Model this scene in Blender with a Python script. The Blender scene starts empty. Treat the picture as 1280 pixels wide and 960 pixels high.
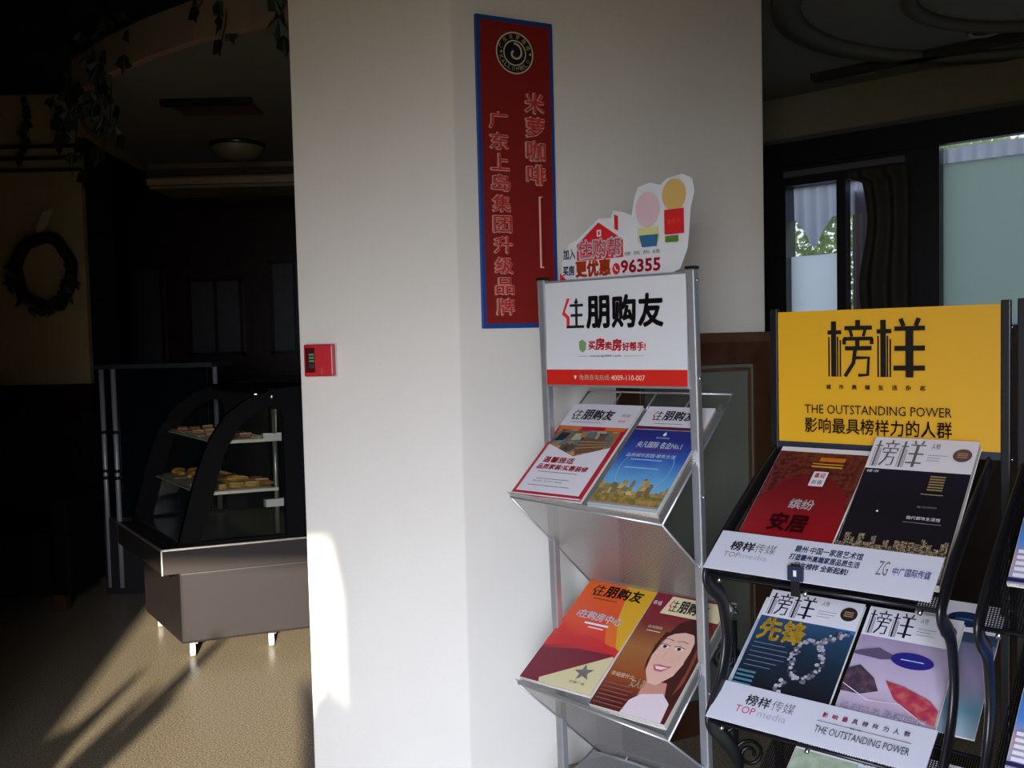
import bpy, bmesh, math, random
from mathutils import Vector, Matrix
random.seed(7)
SC = bpy.context.scene
COL = SC.collection
R_ = math.radians

# ------------------------------------------------------------------ camera
cam_d = bpy.data.cameras.new('camera')
cam_d.sensor_width = 36.0
cam_d.lens = 36.0 * 1150.0 / 1280.0
cam_d.clip_start = 0.05
cam = bpy.data.objects.new('camera', cam_d)
COL.objects.link(cam)
_rho, _p = R_(1.4), R_(2.8)
_f = Vector((0, math.cos(_p), -math.sin(_p)))
_R0 = Vector((1, 0, 0)); _U0 = _R0.cross(_f)
_R = math.cos(_rho) * _R0 - math.sin(_rho) * _U0
_U = math.cos(_rho) * _U0 + math.sin(_rho) * _R0
cam.matrix_world = Matrix(((_R.x, _U.x, -_f.x, 0), (_R.y, _U.y, -_f.y, 0), (_R.z, _U.z, -_f.z, 1.4), (0, 0, 0, 1)))
SC.camera = cam

# ------------------------------------------------------------------ world, sun, fill lamps, exposure
SC.view_settings.view_transform = 'Standard'
SC.view_settings.look = 'None'
SC.view_settings.exposure = 0.0
SC.view_settings.gamma = 1.0
SC.view_settings.use_curve_mapping = False
SC.cycles.use_denoising = True
SC.cycles.max_bounces = 8
SC.cycles.diffuse_bounces = 4
SC.cycles.transparent_max_bounces = 16
SC.cycles.sample_clamp_indirect = 4.0
SC.cycles.caustics_reflective = False
SC.cycles.caustics_refractive = False

W = bpy.data.worlds.new('sky')
SC.world = W
W.use_nodes = True
wn = W.node_tree.nodes; wl = W.node_tree.links
bgn = wn['Background']
tc = wn.new('ShaderNodeTexCoord'); sep = wn.new('ShaderNodeSeparateXYZ'); rp = wn.new('ShaderNodeValToRGB')
wl.new(tc.outputs['Generated'], sep.inputs[0]); wl.new(sep.outputs['Z'], rp.inputs[0]); wl.new(rp.outputs[0], bgn.inputs[0])
rp.color_ramp.elements[0].position = 0.0; rp.color_ramp.elements[0].color = (0.80, 0.86, 0.95, 1)
rp.color_ramp.elements[1].position = 0.9; rp.color_ramp.elements[1].color = (0.42, 0.60, 0.95, 1)
bgn.inputs[1].default_value = 1.3

sd = bpy.data.lights.new('sun', 'SUN'); sd.energy = 9.5; sd.angle = R_(0.9); sd.color = (1.0, 0.90, 0.74)
sun = bpy.data.objects.new('sun', sd); COL.objects.link(sun)
_t = Vector((-0.1715, 0.985, -math.tan(R_(16)))).normalized()
sun.rotation_euler = _t.to_track_quat('-Z', 'Y').to_euler()

def area(name, loc, to, sx, sy, power, color, spread):
    l = bpy.data.lights.new(name, 'AREA'); l.shape = 'RECTANGLE'; l.size = sx; l.size_y = sy
    l.energy = power; l.color = color; l.spread = R_(spread)
    o = bpy.data.objects.new(name, l); COL.objects.link(o); o.location = loc
    o.rotation_euler = (Vector(to) - Vector(loc)).to_track_quat('-Z', 'Y').to_euler()
    return o
# area lamps added at the entrance in place of daylight: one warm, one cool and lower
area('entrance_fill_warm', (-0.33, -1.42, 1.05), (0.45, 2.8, -0.6), 1.1, 2.0, 22, (1.0, 0.90, 0.68), 82)
area('entrance_fill_cool', (-0.33, -1.42, 1.05), (0.30, 2.8, -0.85), 1.1, 2.0, 41, (0.68, 0.84, 1.22), 72)
area('warm_bounce_fill', (0.6, 0.2, 2.5), (0.5, 1.2, 0.0), 0.8, 0.8, 2.6, (1.0, 0.66, 0.34), 170)  # added fill for warm bounce inside the room, not a fixture

# ------------------------------------------------------------------ materials
def lin(c):
    return tuple((v / 255.0 / 12.92) if v / 255.0 <= 0.04045 else ((v / 255.0 + 0.055) / 1.055) ** 2.4 for v in c)
MATS = {}
def mat(name, rgb, rough=0.6, metal=0.0, spec=0.5, noise=0.0, nscale=20.0, bump=0.0, bscale=60.0, alpha=1.0, trans=0.0, coat=0.0, emit=None):
    if name in MATS: return MATS[name]
    m = bpy.data.materials.new(name); m.use_nodes = True
    nt = m.node_tree; b = nt.nodes['Principled BSDF']
    c = lin(rgb) + (1,)
    b.inputs['Base Color'].default_value = c
    b.inputs['Roughness'].default_value = rough
    b.inputs['Metallic'].default_value = metal
    b.inputs['Specular IOR Level'].default_value = spec
    b.inputs['Alpha'].default_value = alpha
    b.inputs['Transmission Weight'].default_value = trans
    b.inputs['Coat Weight'].default_value = coat
    if emit: b.inputs['Emission Color'].default_value = lin(emit[0]) + (1,); b.inputs['Emission Strength'].default_value = emit[1]
    if noise > 0 or bump > 0:
        t = nt.nodes.new('ShaderNodeTexCoord')
    if noise > 0:
        n = nt.nodes.new('ShaderNodeTexNoise'); n.inputs['Scale'].default_value = nscale; n.inputs['Detail'].default_value = 6
        nt.links.new(t.outputs['Object'], n.inputs['Vector'])
        r = nt.nodes.new('ShaderNodeValToRGB')
        r.color_ramp.elements[0].position = 0.3; r.color_ramp.elements[1].position = 0.7
        r.color_ramp.elements[0].color = tuple(v * (1 - noise) for v in c[:3]) + (1,)
        r.color_ramp.elements[1].color = tuple(min(1, v * (1 + noise)) for v in c[:3]) + (1,)
        nt.links.new(n.outputs['Fac'], r.inputs[0]); nt.links.new(r.outputs[0], b.inputs['Base Color'])
    if bump > 0:
        n2 = nt.nodes.new('ShaderNodeTexNoise'); n2.inputs['Scale'].default_value = bscale; n2.inputs['Detail'].default_value = 4
        nt.links.new(t.outputs['Object'], n2.inputs['Vector'])
        bp = nt.nodes.new('ShaderNodeBump'); bp.inputs['Strength'].default_value = bump; bp.inputs['Distance'].default_value = 0.004
        nt.links.new(n2.outputs['Fac'], bp.inputs['Height']); nt.links.new(bp.outputs[0], b.inputs['Normal'])
    MATS[name] = m
    return m

def ramp_mat(name, kind, stops, scale=10.0, axis='Y', lo=0.0, hi=1.0, rough=0.35, distort=0.0, detail=4, coat=0.3):
    """printed artwork: colour ramp driven by the print's own UV (metres) or a noise / voronoi on it"""
    if name in MATS: return MATS[name]
    m = bpy.data.materials.new(name); m.use_nodes = True
    nt = m.node_tree; b = nt.nodes['Principled BSDF']; b.inputs['Roughness'].default_value = rough
    b.inputs['Coat Weight'].default_value = coat; b.inputs['Coat Roughness'].default_value = 0.25
    uv = nt.nodes.new('ShaderNodeUVMap')
    r = nt.nodes.new('ShaderNodeValToRGB')
    while len(r.color_ramp.elements) > 1: r.color_ramp.elements.remove(r.color_ramp.elements[-1])
    for i, (p, c) in enumerate(stops):
        e = r.color_ramp.elements[0] if i == 0 else r.color_ramp.elements.new(p)
        e.position = p; e.color = lin(c) + (1,)
    if kind == 'linear':
        s = nt.nodes.new('ShaderNodeSeparateXYZ'); nt.links.new(uv.outputs[0], s.inputs[0])
        mr = nt.nodes.new('ShaderNodeMapRange'); mr.inputs['From Min'].default_value = lo; mr.inputs['From Max'].default_value = hi
        src = s.outputs[axis]
        if distort > 0:
            n = nt.nodes.new('ShaderNodeTexNoise'); n.inputs['Scale'].default_value = scale; n.inputs['Detail'].default_value = detail
            nt.links.new(uv.outputs[0], n.inputs['Vector'])
            ma = nt.nodes.new('ShaderNodeMath'); ma.operation = 'MULTIPLY_ADD'; ma.inputs[1].default_value = distort
            nt.links.new(n.outputs['Fac'], ma.inputs[0]); nt.links.new(s.outputs[axis], ma.inputs[2]); src = ma.outputs[0]
        nt.links.new(src, mr.inputs['Value']); nt.links.new(mr.outputs[0], r.inputs[0])
    elif kind == 'noise':
        n = nt.nodes.new('ShaderNodeTexNoise'); n.inputs['Scale'].default_value = scale; n.inputs['Detail'].default_value = detail
        n.inputs['Distortion'].default_value = distort
        nt.links.new(uv.outputs[0], n.inputs['Vector']); nt.links.new(n.outputs['Fac'], r.inputs[0])
    else:
        n = nt.nodes.new('ShaderNodeTexVoronoi'); n.inputs['Scale'].default_value = scale
        if kind == 'blocks': n.distance = 'CHEBYCHEV'
        s = nt.nodes.new('ShaderNodeSeparateXYZ'); nt.links.new(uv.outputs[0], n.inputs['Vector'])
        nt.links.new(n.outputs['Color'], s.inputs[0]); nt.links.new(s.outputs['X'], r.inputs[0])
    nt.links.new(r.outputs[0], b.inputs['Base Color'])
    MATS[name] = m
    return m

WALL = mat('wall_paint', (229, 223, 211), 0.75, bump=0.15, bscale=90, noise=0.02, nscale=3)
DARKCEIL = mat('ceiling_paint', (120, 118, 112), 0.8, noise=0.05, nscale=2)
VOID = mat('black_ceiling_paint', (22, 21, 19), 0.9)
WOOD_D = mat('dark_wood', (46, 30, 22), 0.35, noise=0.3, nscale=12)
WOOD_B = mat('brown_wood', (78, 50, 33), 0.4, noise=0.25, nscale=14)
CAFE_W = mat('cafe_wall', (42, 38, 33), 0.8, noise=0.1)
BEIGE = mat('beige_wall', (196, 178, 140), 0.8, noise=0.08, nscale=4)
ALU = mat('brushed_aluminium', (205, 207, 212), 0.32, 0.75, noise=0.04, nscale=40)
STEEL = mat('chrome', (225, 225, 228), 0.15, 1.0)
BLACKM = mat('black_powder_coat', (20, 20, 24), 0.35)
WHITEP = mat('white_board', (216, 216, 216), 0.45)
PAPER = mat('paper_edges', (214, 206, 186), 0.7, noise=0.15, nscale=300)
REDP = mat('red_print', (204, 38, 26), 0.45)
INK = mat('black_ink', (26, 22, 26), 0.5)
INKB = mat('blue_black_ink', (30, 30, 60), 0.5)
GREYINK = mat('grey_ink', (120, 118, 120), 0.5)
GLASS = mat('clear_glass', (30, 40, 36), 0.05, alpha=0.10, spec=0.8)
GREENLEAF = mat('leaf_green', (24, 36, 16), 0.45, noise=0.35, nscale=30)

def mesh_grille(name, rgb, period=0.005, hole=0.27, rough=0.4, metal=0.6):
    """perforated sheet: small regular holes cut by alpha on the real sheet"""
    m = mat(name, rgb, rough, metal); nt = m.node_tree; b = nt.nodes['Principled BSDF']
    uv = nt.nodes.new('ShaderNodeUVMap'); vm = nt.nodes.new('ShaderNodeVectorMath'); vm.operation = 'SCALE'; vm.inputs['Scale'].default_value = 1.0 / period
    fr = nt.nodes.new('ShaderNodeVectorMath'); fr.operation = 'FRACTION'; su = nt.nodes.new('ShaderNodeVectorMath'); su.operation = 'SUBTRACT'; su.inputs[1].default_value = (0.5, 0.5, 0)
    ln = nt.nodes.new('ShaderNodeVectorMath'); ln.operation = 'LENGTH'; gt = nt.nodes.new('ShaderNodeMath'); gt.operation = 'GREATER_THAN'; gt.inputs[1].default_value = hole
    nt.links.new(uv.outputs[0], vm.inputs[0]); nt.links.new(vm.outputs[0], fr.inputs[0]); nt.links.new(fr.outputs[0], su.inputs[0])
    nt.links.new(su.outputs[0], ln.inputs[0]); nt.links.new(ln.outputs['Value'], gt.inputs[0]); nt.links.new(gt.outputs[0], b.inputs['Alpha'])
    return m
GRILLE = mesh_grille('perforated_grey_steel', (176, 174, 172))
GRILLE_B = mesh_grille('perforated_black_steel', (28, 28, 32), hole=0.3)

# ------------------------------------------------------------------ object helpers
def props(o, label=None, cat=None, group=None, kind=None):
    if label: o['label'] = label
    if cat: o['category'] = cat
    if group: o['group'] = group
    if kind: o['kind'] = kind
    return o
def empty(name, M, label, cat, group=None):
    o = bpy.data.objects.new(name, None); COL.objects.link(o)
    o.empty_display_size = 0.05
    o.matrix_world = M if isinstance(M, Matrix) else Matrix.Translation(M)
    return props(o, label, cat, group)
def frame(x, y, z, ang): return Matrix.Translation((x, y, z)) @ Matrix.Rotation(ang, 4, 'Z')
def link(name, me, parent=None, M=None, **kw):
    o = bpy.data.objects.new(name, me); COL.objects.link(o)
    if parent is not None: o.parent = parent
    if M is not None: o.matrix_local = M
    return props(o, **kw)

class MB:
    """mesh collector: many shapes, one mesh"""
    def __init__(s): s.v = []; s.f = []; s.m = []; s.mats = []; s.sm = []
    def mi(s, m):
        if m not in s.mats: s.mats.append(m)
        return s.mats.index(m)
    def add(s, vs, fs, m, smooth=False):
        b = len(s.v); k = s.mi(m); s.v += [tuple(v) for v in vs]
        for f in fs: s.f.append([b + i for i in f]); s.m.append(k); s.sm.append(smooth)
        return s
    def box(s, a, b, m, M=None):
        x0, y0, z0 = [min(p, q) for p, q in zip(a, b)]; x1, y1, z1 = [max(p, q) for p, q in zip(a, b)]
        vs = [Vector(p) for p in ((x0,y0,z0),(x1,y0,z0),(x1,y1,z0),(x0,y1,z0),(x0,y0,z1),(x1,y0,z1),(x1,y1,z1),(x0,y1,z1))]
        if M is not None: vs = [M @ v for v in vs]
        return s.add(vs, [(0,3,2,1),(4,5,6,7),(0,1,5,4),(1,2,6,5),(2,3,7,6),(3,0,4,7)], m)
    def hexa(s, bot, top, m):
        """eight corners: bottom ring, top ring"""
        return s.add(list(bot) + list(top), [(0,3,2,1),(4,5,6,7),(0,1,5,4),(1,2,6,5),(2,3,7,6),(3,0,4,7)], m)
    def prism(s, pts, vec, m):
        n = len(pts); vec = Vector(vec); p = [Vector(q) for q in pts]
        return s.add(p + [q + vec for q in p], [tuple(range(n))[::-1], tuple(range(n, 2*n))] + [(i, (i+1) % n, n + (i+1) % n, n + i) for i in range(n)], m)
    def tube(s, pts, r, m, seg=10, closed=False, rs=None, flat=None):
        P = [Vector(p) for p in pts]; n = len(P); rings = []; up = None
        for i in range(n):
            if closed: t = P[(i+1) % n] - P[i-1]
            else: t = P[min(i+1, n-1)] - P[max(i-1, 0)]
            t.normalize()
            if up is None:
                up = Vector((0,0,1)) if abs(t.z) < 0.9 else Vector((1,0,0))
            a = t.cross(up).normalized(); b = a.cross(t).normalized(); up = b
            rr = rs[i] if rs else r
            fa, fb = flat if flat else (1, 1)
            rings.append([P[i] + (a * math.cos(2*math.pi*k/seg) * fa + b * math.sin(2*math.pi*k/seg) * fb) * rr for k in range(seg)])
        vs = [v for r_ in rings for v in r_]; fs = []
        for i in range(n if closed else n - 1):
            j = (i + 1) % n
            for k in range(seg): fs.append((i*seg+k, i*seg+(k+1) % seg, j*seg+(k+1) % seg, j*seg+k))
        if not closed: fs += [tuple(range(seg))[::-1], tuple((n-1)*seg+k for k in range(seg))]
        return s.add(vs, fs, m, True)
    def lathe(s, prof, m, seg=20, M=None):
        vs = []; fs = []; n = len(prof)
        for (r, z) in prof:
            for k in range(seg):
                v = Vector((r*math.cos(2*math.pi*k/seg), r*math.sin(2*math.pi*k/seg), z)); vs.append(M @ v if M is not None else v)
        for i in range(n-1):
            for k in range(seg): fs.append((i*seg+k, i*seg+(k+1) % seg, (i+1)*seg+(k+1) % seg, (i+1)*seg+k))
        fs += [tuple(range(seg))[::-1], tuple((n-1)*seg+k for k in range(seg))]
        return s.add(vs, fs, m, True)
    def grid(s, fn, nu, nv, m, smooth=True):
        vs = [fn(i/nu, j/nv) for j in range(nv+1) for i in range(nu+1)]
        return s.add(vs, [(j*(nu+1)+i, j*(nu+1)+i+1, (j+1)*(nu+1)+i+1, (j+1)*(nu+1)+i) for j in range(nv) for i in range(nu)], m, smooth)
    def mesh(s, name='m', uv=None, bevel=0):
        me = bpy.data.meshes.new(name); me.from_pydata(s.v, [], s.f)
        for m in s.mats: me.materials.append(m)
        me.polygons.foreach_set('material_index', s.m); me.polygons.foreach_set('use_smooth', s.sm)
        if uv:
            l = me.uv_layers.new(name='UVMap')
            for lp in me.loops: l.data[lp.index].uv = uv(Vector(s.v[lp.vertex_index]))
        me.update()
        return me
    def build(s, name, parent=None, M=None, uv=None, bevel=0, **kw):
        me = s.mesh(name, uv)
        if bevel:
            bm = bmesh.new(); bm.from_mesh(me)
            ed = [e for e in bm.edges if len(e.link_faces) == 2 and e.calc_face_angle(0) > 0.5]
            bmesh.ops.bevel(bm, geom=ed, offset=bevel, segments=2, affect='EDGES', profile=0.6)
            bm.to_mesh(me); bm.free()
        return link(name, me, parent, M, **kw)

# ------------------------------------------------------------------ lettering
_tc = bpy.data.curves.new('text_source', 'FONT'); _to = bpy.data.objects.new('text_source', _tc); COL.objects.link(_to)
_tcache = {}
def glyphs(s, off=0.0, shear=0.0):
    k = (s, off, shear)
    if k not in _tcache:
        _tc.body = s; _tc.offset = off; _tc.resolution_u = 2; _tc.shear = shear
        me = bpy.data.meshes.new_from_object(_to.evaluated_get(bpy.context.evaluated_depsgraph_get()))
        _tcache[k] = ([(v.co.x, v.co.y) for v in me.vertices], [tuple(p.vertices) for p in me.polygons])
        bpy.data.meshes.remove(me)
    return _tcache[k]

class Print:
    """flat printing laid in thin layers on a plane given by origin O and axes X, Y, N"""
    def __init__(s, O=(0,0,0), X=(1,0,0), Y=(0,0,1), N=(0,-1,0), lift=0.0004):
        s.O = Vector(O); s.X = Vector(X); s.Y = Vector(Y); s.N = Vector(N); s.z = 0.0; s.lift = lift; s.mb = MB(); s.uv = []
    def P(s, x, y): return s.O + s.X * x + s.Y * y + s.N * s.z
    def raw(s, pts, faces, m):
        s.z += s.lift
        s.mb.add([s.P(*p) for p in pts], faces, m); s.uv += [tuple(p) for p in pts]
    def poly(s, pts, m): s.raw(pts, [tuple(range(len(pts)))], m)
    def rect(s, x0, y0, x1, y1, m): s.poly([(x0,y0),(x1,y0),(x1,y1),(x0,y1)], m)
    def ell(s, cx, cy, rx, ry, m, seg=28, rot=0.0):
        c, q = math.cos(rot), math.sin(rot)
        s.poly([(cx + rx*math.cos(a)*c - ry*math.sin(a)*q, cy + rx*math.cos(a)*q + ry*math.sin(a)*c) for a in [2*math.pi*k/seg for k in range(seg)]], m)
    def line(s, pts, w, m):
        vs = []; n = len(pts)
        for i in range(n):
            a = Vector(pts[max(i-1,0)]); b = Vector(pts[min(i+1,n-1)]); t = (b-a).normalized(); q = Vector((-t.y, t.x)) * w/2
            p = Vector(pts[i]); vs += [tuple(p+q), tuple(p-q)]
        s.raw(vs, [(2*i, 2*i+1, 2*i+3, 2*i+2) for i in range(n-1)], m)
    def ring(s, cx, cy, r0, r1, m, seg=36):
        vs = []
        for k in range(seg):
            a = 2*math.pi*k/seg; vs += [(cx+r0*math.cos(a), cy+r0*math.sin(a)), (cx+r1*math.cos(a), cy+r1*math.sin(a))]
        s.raw(vs, [(2*k, 2*k+1, (2*k+3) % (2*seg), (2*k+2) % (2*seg)) for k in range(seg)], m)
    def text(s, t, x, y, w, h, m, off=0.0, shear=0.0, rot=0.0, slant=0.0, gap=None):
        """t fitted into the box of lower-left corner x, y and size w, h"""
        base, _ = glyphs(t, 0.0, shear)
        if not base: return
        x0 = min(p[0] for p in base); x1 = max(p[0] for p in base); y0 = min(p[1] for p in base); y1 = max(p[1] for p in base)
        sx = w / max(x1-x0, 1e-6); sy = h / max(y1-y0, 1e-6)
        vs, fs = base, _; c, q = math.cos(rot), math.sin(rot); out = []; faces = []
        sh = [(0, 0)] if off <= 0 else [(off*math.cos(k*math.pi/4), off*math.sin(k*math.pi/4)) for k in range(8)]
        if off >= .05: sh += [(.5*a, .5*b) for a, b in sh]
        for (dx, dy) in sh:
            n0 = len(out)
            for (a, b) in vs:
                u = (a+dx-x0)*sx - w/2; v = (b+dy-y0)*sy - h/2
                out.append((x + w/2 + u*c - v*q, y + h/2 + u*q + v*c + slant*(u + w/2)))
            faces += [tuple(n0 + i for i in f) for f in fs]
        s.raw(out, faces, m)
    def build(s, name, parent, **kw):
        me = s.mb.mesh(name); l = me.uv_layers.new(name='UVMap')
        for lp in me.loops: l.data[lp.index].uv = s.uv[lp.vertex_index]
        return link(name, me, parent, **kw)

def logo_zhu(p, x, y, w, h, m, mred=None, off=0.03):
    """the four-character masthead whose first character has a red house-shaped left half"""
    cw = w / 4.12; mr = mred or m
    # left radical as a folded bar
    p.poly([(x+cw*.20, y+h), (x+cw*.33, y+h), (x+cw*.10, y+h*.55), (x+cw*.30, y+h*.38), (x+cw*.30, y), (x+cw*.17, y), (x+cw*.17, y+h*.34), (x-cw*.02, y+h*.48)], mr)
    p.line([(x+cw*.17, y+h*.05), (x+cw*.92, y+h*.05)], h*.09, m)
    p.line([(x+cw*.36, y+h*.43), (x+cw*.86, y+h*.43)], h*.09, m)
    p.line([(x+cw*.33, y+h*.76), (x+cw*.90, y+h*.76)], h*.09, m)
    p.rect(x+cw*.56, y+h*.05, x+cw*.66, y+h*.76, m)
    p.poly([(x+cw*.52, y+h*.84), (x+cw*.61, y+h*.80), (x+cw*.70, y+h*.84), (x+cw*.62, y+h*1.02)], m)
    for i, ch in enumerate('朋购友'):
        p.text(ch, x + cw*(1.06+i*1.04), y, cw*.90, h, m, off)

def logo_bang(p, x, y, w, h, m, thin=None, wt=1.28):
    """two tall geometric characters built of bars: thick stems with thin side lines"""
    t = thin or m
    def S(cx, a, b, wd, mm=m):
        p.line([(x + a[0]*cx[1] + cx[0], y + a[1]/100*h), (x + b[0]*cx[1] + cx[0], y + b[1]/100*h)], wd*wt, mm)
    k = w / 205.0
    for o in (0.0, 105*k):
        q = (o, k)
        S(q, (13,0), (13,100), 9*k); S(q, (0,80), (30,80), 7*k)
        S(q, (3,0), (3,72), 2.6*k, t); S(q, (22,0), (22,72), 2.6*k, t); S(q, (28,0), (28,66), 2.6*k, t)
    q = (0.0, k)
    S(q, (66,88), (66,101), 8*k); S(q, (38,87), (96,87), 7*k); S(q, (50,84), (54,72), 5*k); S(q, (82,84), (78,72), 5*k)
    S(q, (36,68), (98,68), 6*k); S(q, (38,68), (38,58), 6*k); S(q, (96,68), (96,58), 6*k); S(q, (66,66), (66,54), 7*k)
    S(q, (40,51), (96,51), 7*k); p.line([(x+k*62, y+h*.51), (x+k*58, y+h*.25), (x+k*40, y+h*.01)], 8*k, m)
    p.line([(x+k*60, y+h*.34), (x+k*90, y+h*.34), (x+k*88, y+h*.04), (x+k*68, y+h*.03)], 7*k, m)
    q = (105*k, k)
    S(q, (50,101), (56,88), 7*k); S(q, (86,101), (80,88), 7*k)
    S(q, (38,84), (98,84), 7*k); S(q, (38,50), (98,50), 8*k); S(q, (36,16), (98,16), 8*k); S(q, (68,0), (68,84), 12*k)

# ================================================================== STRUCTURE
FLOOR = mat('speckled_granite', (150, 140, 122), 0.28, spec=0.5)
nt = FLOOR.node_tree; b = nt.nodes['Principled BSDF']
t = nt.nodes.new('ShaderNodeTexCoord'); n1 = nt.nodes.new('ShaderNodeTexNoise'); n1.inputs['Scale'].default_value = 150; n1.inputs['Detail'].default_value = 6; n1.inputs['Roughness'].default_value = 0.8
r1 = nt.nodes.new('ShaderNodeValToRGB'); nt.links.new(t.outputs['Object'], n1.inputs['Vector']); nt.links.new(n1.outputs['Fac'], r1.inputs[0])
r1.color_ramp.elements[0].position = .42; r1.color_ramp.elements[0].color = lin((92, 80, 66)) + (1,)
r1.color_ramp.elements[1].position = .58; r1.color_ramp.elements[1].color = lin((196, 180, 150)) + (1,)
nt.links.new(r1.outputs[0], b.inputs['Base Color'])

fl = MB().prism([(x, y, -.2) for x, y in ((-6.0, -1.7), (-6.0, 9.2), (-.04, 9.2), (-.04, 6.06), (4.2, 2.52), (4.2, -1.7))], (0, 0, .2), FLOOR).build('floor', kind='structure')
MB().box((-60, -60, -0.35), (60, 60, -0.2), mat('outdoor_paving', (120, 122, 112), 0.9, noise=0.1, nscale=1)).build('outdoor_ground', kind='structure')

A = Vector((-0.157, 2.80)); dw = Vector((0.902, 0.432)).normalized(); th = R_(8); dl = Vector((-math.cos(th), math.sin(th)))
nw = Vector((-dw.y, dw.x))          # into the wall
Bp = A + dl * 0.507; Cp = A + dw * 1.19
def wall_prism(name, pts, z0, z1, m, mb=None, bevel=0):
    M_ = (mb or MB()).prism([(p[0], p[1], z0) for p in pts], (0, 0, z1 - z0), m)
    if mb is None: return M_.build(name, kind='structure', bevel=bevel)
# the white column: left face, soft arris, right face; its inner edge runs back to the cafe
BB = Bp + Vector((0.06, 0.62)); CC = Cp + nw * 0.30
col = wall_prism('wall_column', [Bp, A, Cp, CC, BB][::1], 0.0, 2.6, WALL, bevel=0.006)
# ceiling over the racks and over the far part of the cafe, with the curved edge of the open void at front left
edge = [(-0.70, -1.6), (-0.70, 3.30), (-0.90, 3.45), (-1.15, 3.58), (-1.40, 3.76), (-1.66, 3.98), (-1.92, 4.25), (-2.12, 4.60), (-2.25, 5.0), (-2.32, 5.5), (-2.35, 6.1)]
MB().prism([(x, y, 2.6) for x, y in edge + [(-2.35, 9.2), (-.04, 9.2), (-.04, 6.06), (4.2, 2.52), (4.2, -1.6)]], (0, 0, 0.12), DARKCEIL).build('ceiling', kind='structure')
fm = MB()
for i in range(len(edge) - 1):
    (x0, y0), (x1, y1) = edge[i], edge[i+1]
    t_ = Vector((x1-x0, y1-y0)).normalized(); q = Vector((-t_.y, t_.x)) * 0.04
    fm.hexa([(x0, y0, 2.56), (x1, y1, 2.56), (x1+q.x, y1+q.y, 2.56), (x0+q.x, y0+q.y, 2.56)], [(x0, y0, 2.71), (x1, y1, 2.71), (x1+q.x, y1+q.y, 2.71), (x0+q.x, y0+q.y, 2.71)], mat('fascia_paint', (150, 128, 108), 0.8))
fm.build('trim_1', kind='structure', label='curved fascia strip around the edge of the lowered ceiling')
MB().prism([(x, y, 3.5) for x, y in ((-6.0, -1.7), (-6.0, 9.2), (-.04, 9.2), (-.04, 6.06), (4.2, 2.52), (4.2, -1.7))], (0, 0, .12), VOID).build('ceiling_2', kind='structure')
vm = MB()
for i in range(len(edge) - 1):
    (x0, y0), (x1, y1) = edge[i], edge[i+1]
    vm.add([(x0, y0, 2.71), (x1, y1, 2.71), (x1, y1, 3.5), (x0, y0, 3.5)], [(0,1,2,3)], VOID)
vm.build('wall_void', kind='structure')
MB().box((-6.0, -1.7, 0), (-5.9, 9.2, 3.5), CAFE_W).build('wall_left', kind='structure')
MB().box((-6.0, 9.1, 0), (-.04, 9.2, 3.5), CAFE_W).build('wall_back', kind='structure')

# front wall with the entrance that lets the sun in
FW = mat('front_wall_paint', (150, 142, 130), 0.8)
fw = MB()
fw.box((-6.0, -1.62, 0), (-0.906, -1.5, 3.6), FW); fw.box((-0.906, -1.62, 2.12), (0.25, -1.5, 3.6), FW)
fw.box((0.25, -1.62, 0), (5.2, -1.5, 3.6), FW)
fw.build('wall_front', kind='structure')
df = MB(); df.box((-0.906, -1.60, 0), (-0.866, -1.50, 2.12), BLACKM); df.box((0.21, -1.60, 0), (0.25, -1.50, 2.12), BLACKM); df.box((-0.866, -1.60, 2.08), (0.21, -1.50, 2.12), BLACKM)
df.build('door_1', kind='structure', label='open entrance frame the sun shines through')

# window wall on the right, parallel to the racks
wd = Vector((0.76666, -0.64205)); wnorm = Vector((0.64205, 0.76666)); W0 = Vector((1.33, 4.86)); wang = math.atan2(wd.y, wd.x)
MW = frame(W0.x, W0.y, 0, wang)     # x along the wall, +y outdoors
FASC = mat('olive_fascia', (112, 106, 84), 0.8, noise=0.05)
ww = MB()
ww.box((-1.9, 0, 2.34), (3.7, 0.14, 3.6), FASC); ww.box((-1.9, 0, 0), (3.7, 0.14, 1.38), WOOD_D)
ww.box((-1.9, 0, 1.38), (0.02, 0.14, 2.34), WOOD_D); ww.box((2.6, 0, 1.38), (3.7, 0.14, 2.34), WOOD_D)
ww.build('wall_right', M=MW, kind='structure')
hb = MB(); hb.box((-1.4, -0.05, 2.24), (3.7, 0.0, 2.36), BLACKM); hb.box((-1.4, -0.035, 2.36), (3.7, 0.0, 2.385), mat('grey_trim', (70, 66, 60), 0.5))
hb.build('trim_2', M=MW, kind='structure', label='dark timber beam running above the windows')
MB().box((-1.72, -1.5, 0), (-1.60, 2.25, 3.5), FW).build('wall_baffle', kind='structure')  # unseen wall added to keep the entrance light off the cafe
MB().box((4.1, -1.6, 0), (4.25, 2.9, 3.6), CAFE_W).build('wall_side', kind='structure')
MB().box((-0.16, 5.9, 0), (-0.04, 9.2, 3.5), CAFE_W).build('wall_partition', kind='structure')

WF = mat('window_frame_paint', (18, 18, 20), 0.4)
CURT = mat('grey_sheer_fabric', (150, 150, 162), 0.8, noise=0.1, nscale=8)
CURT_P = mat('pinkish_lace_fabric', (128, 112, 116), 0.85, noise=0.15, nscale=30)
DRAPE = mat('brown_velvet_drape', (46, 40, 28), 0.85, noise=0.2, nscale=10)
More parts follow.
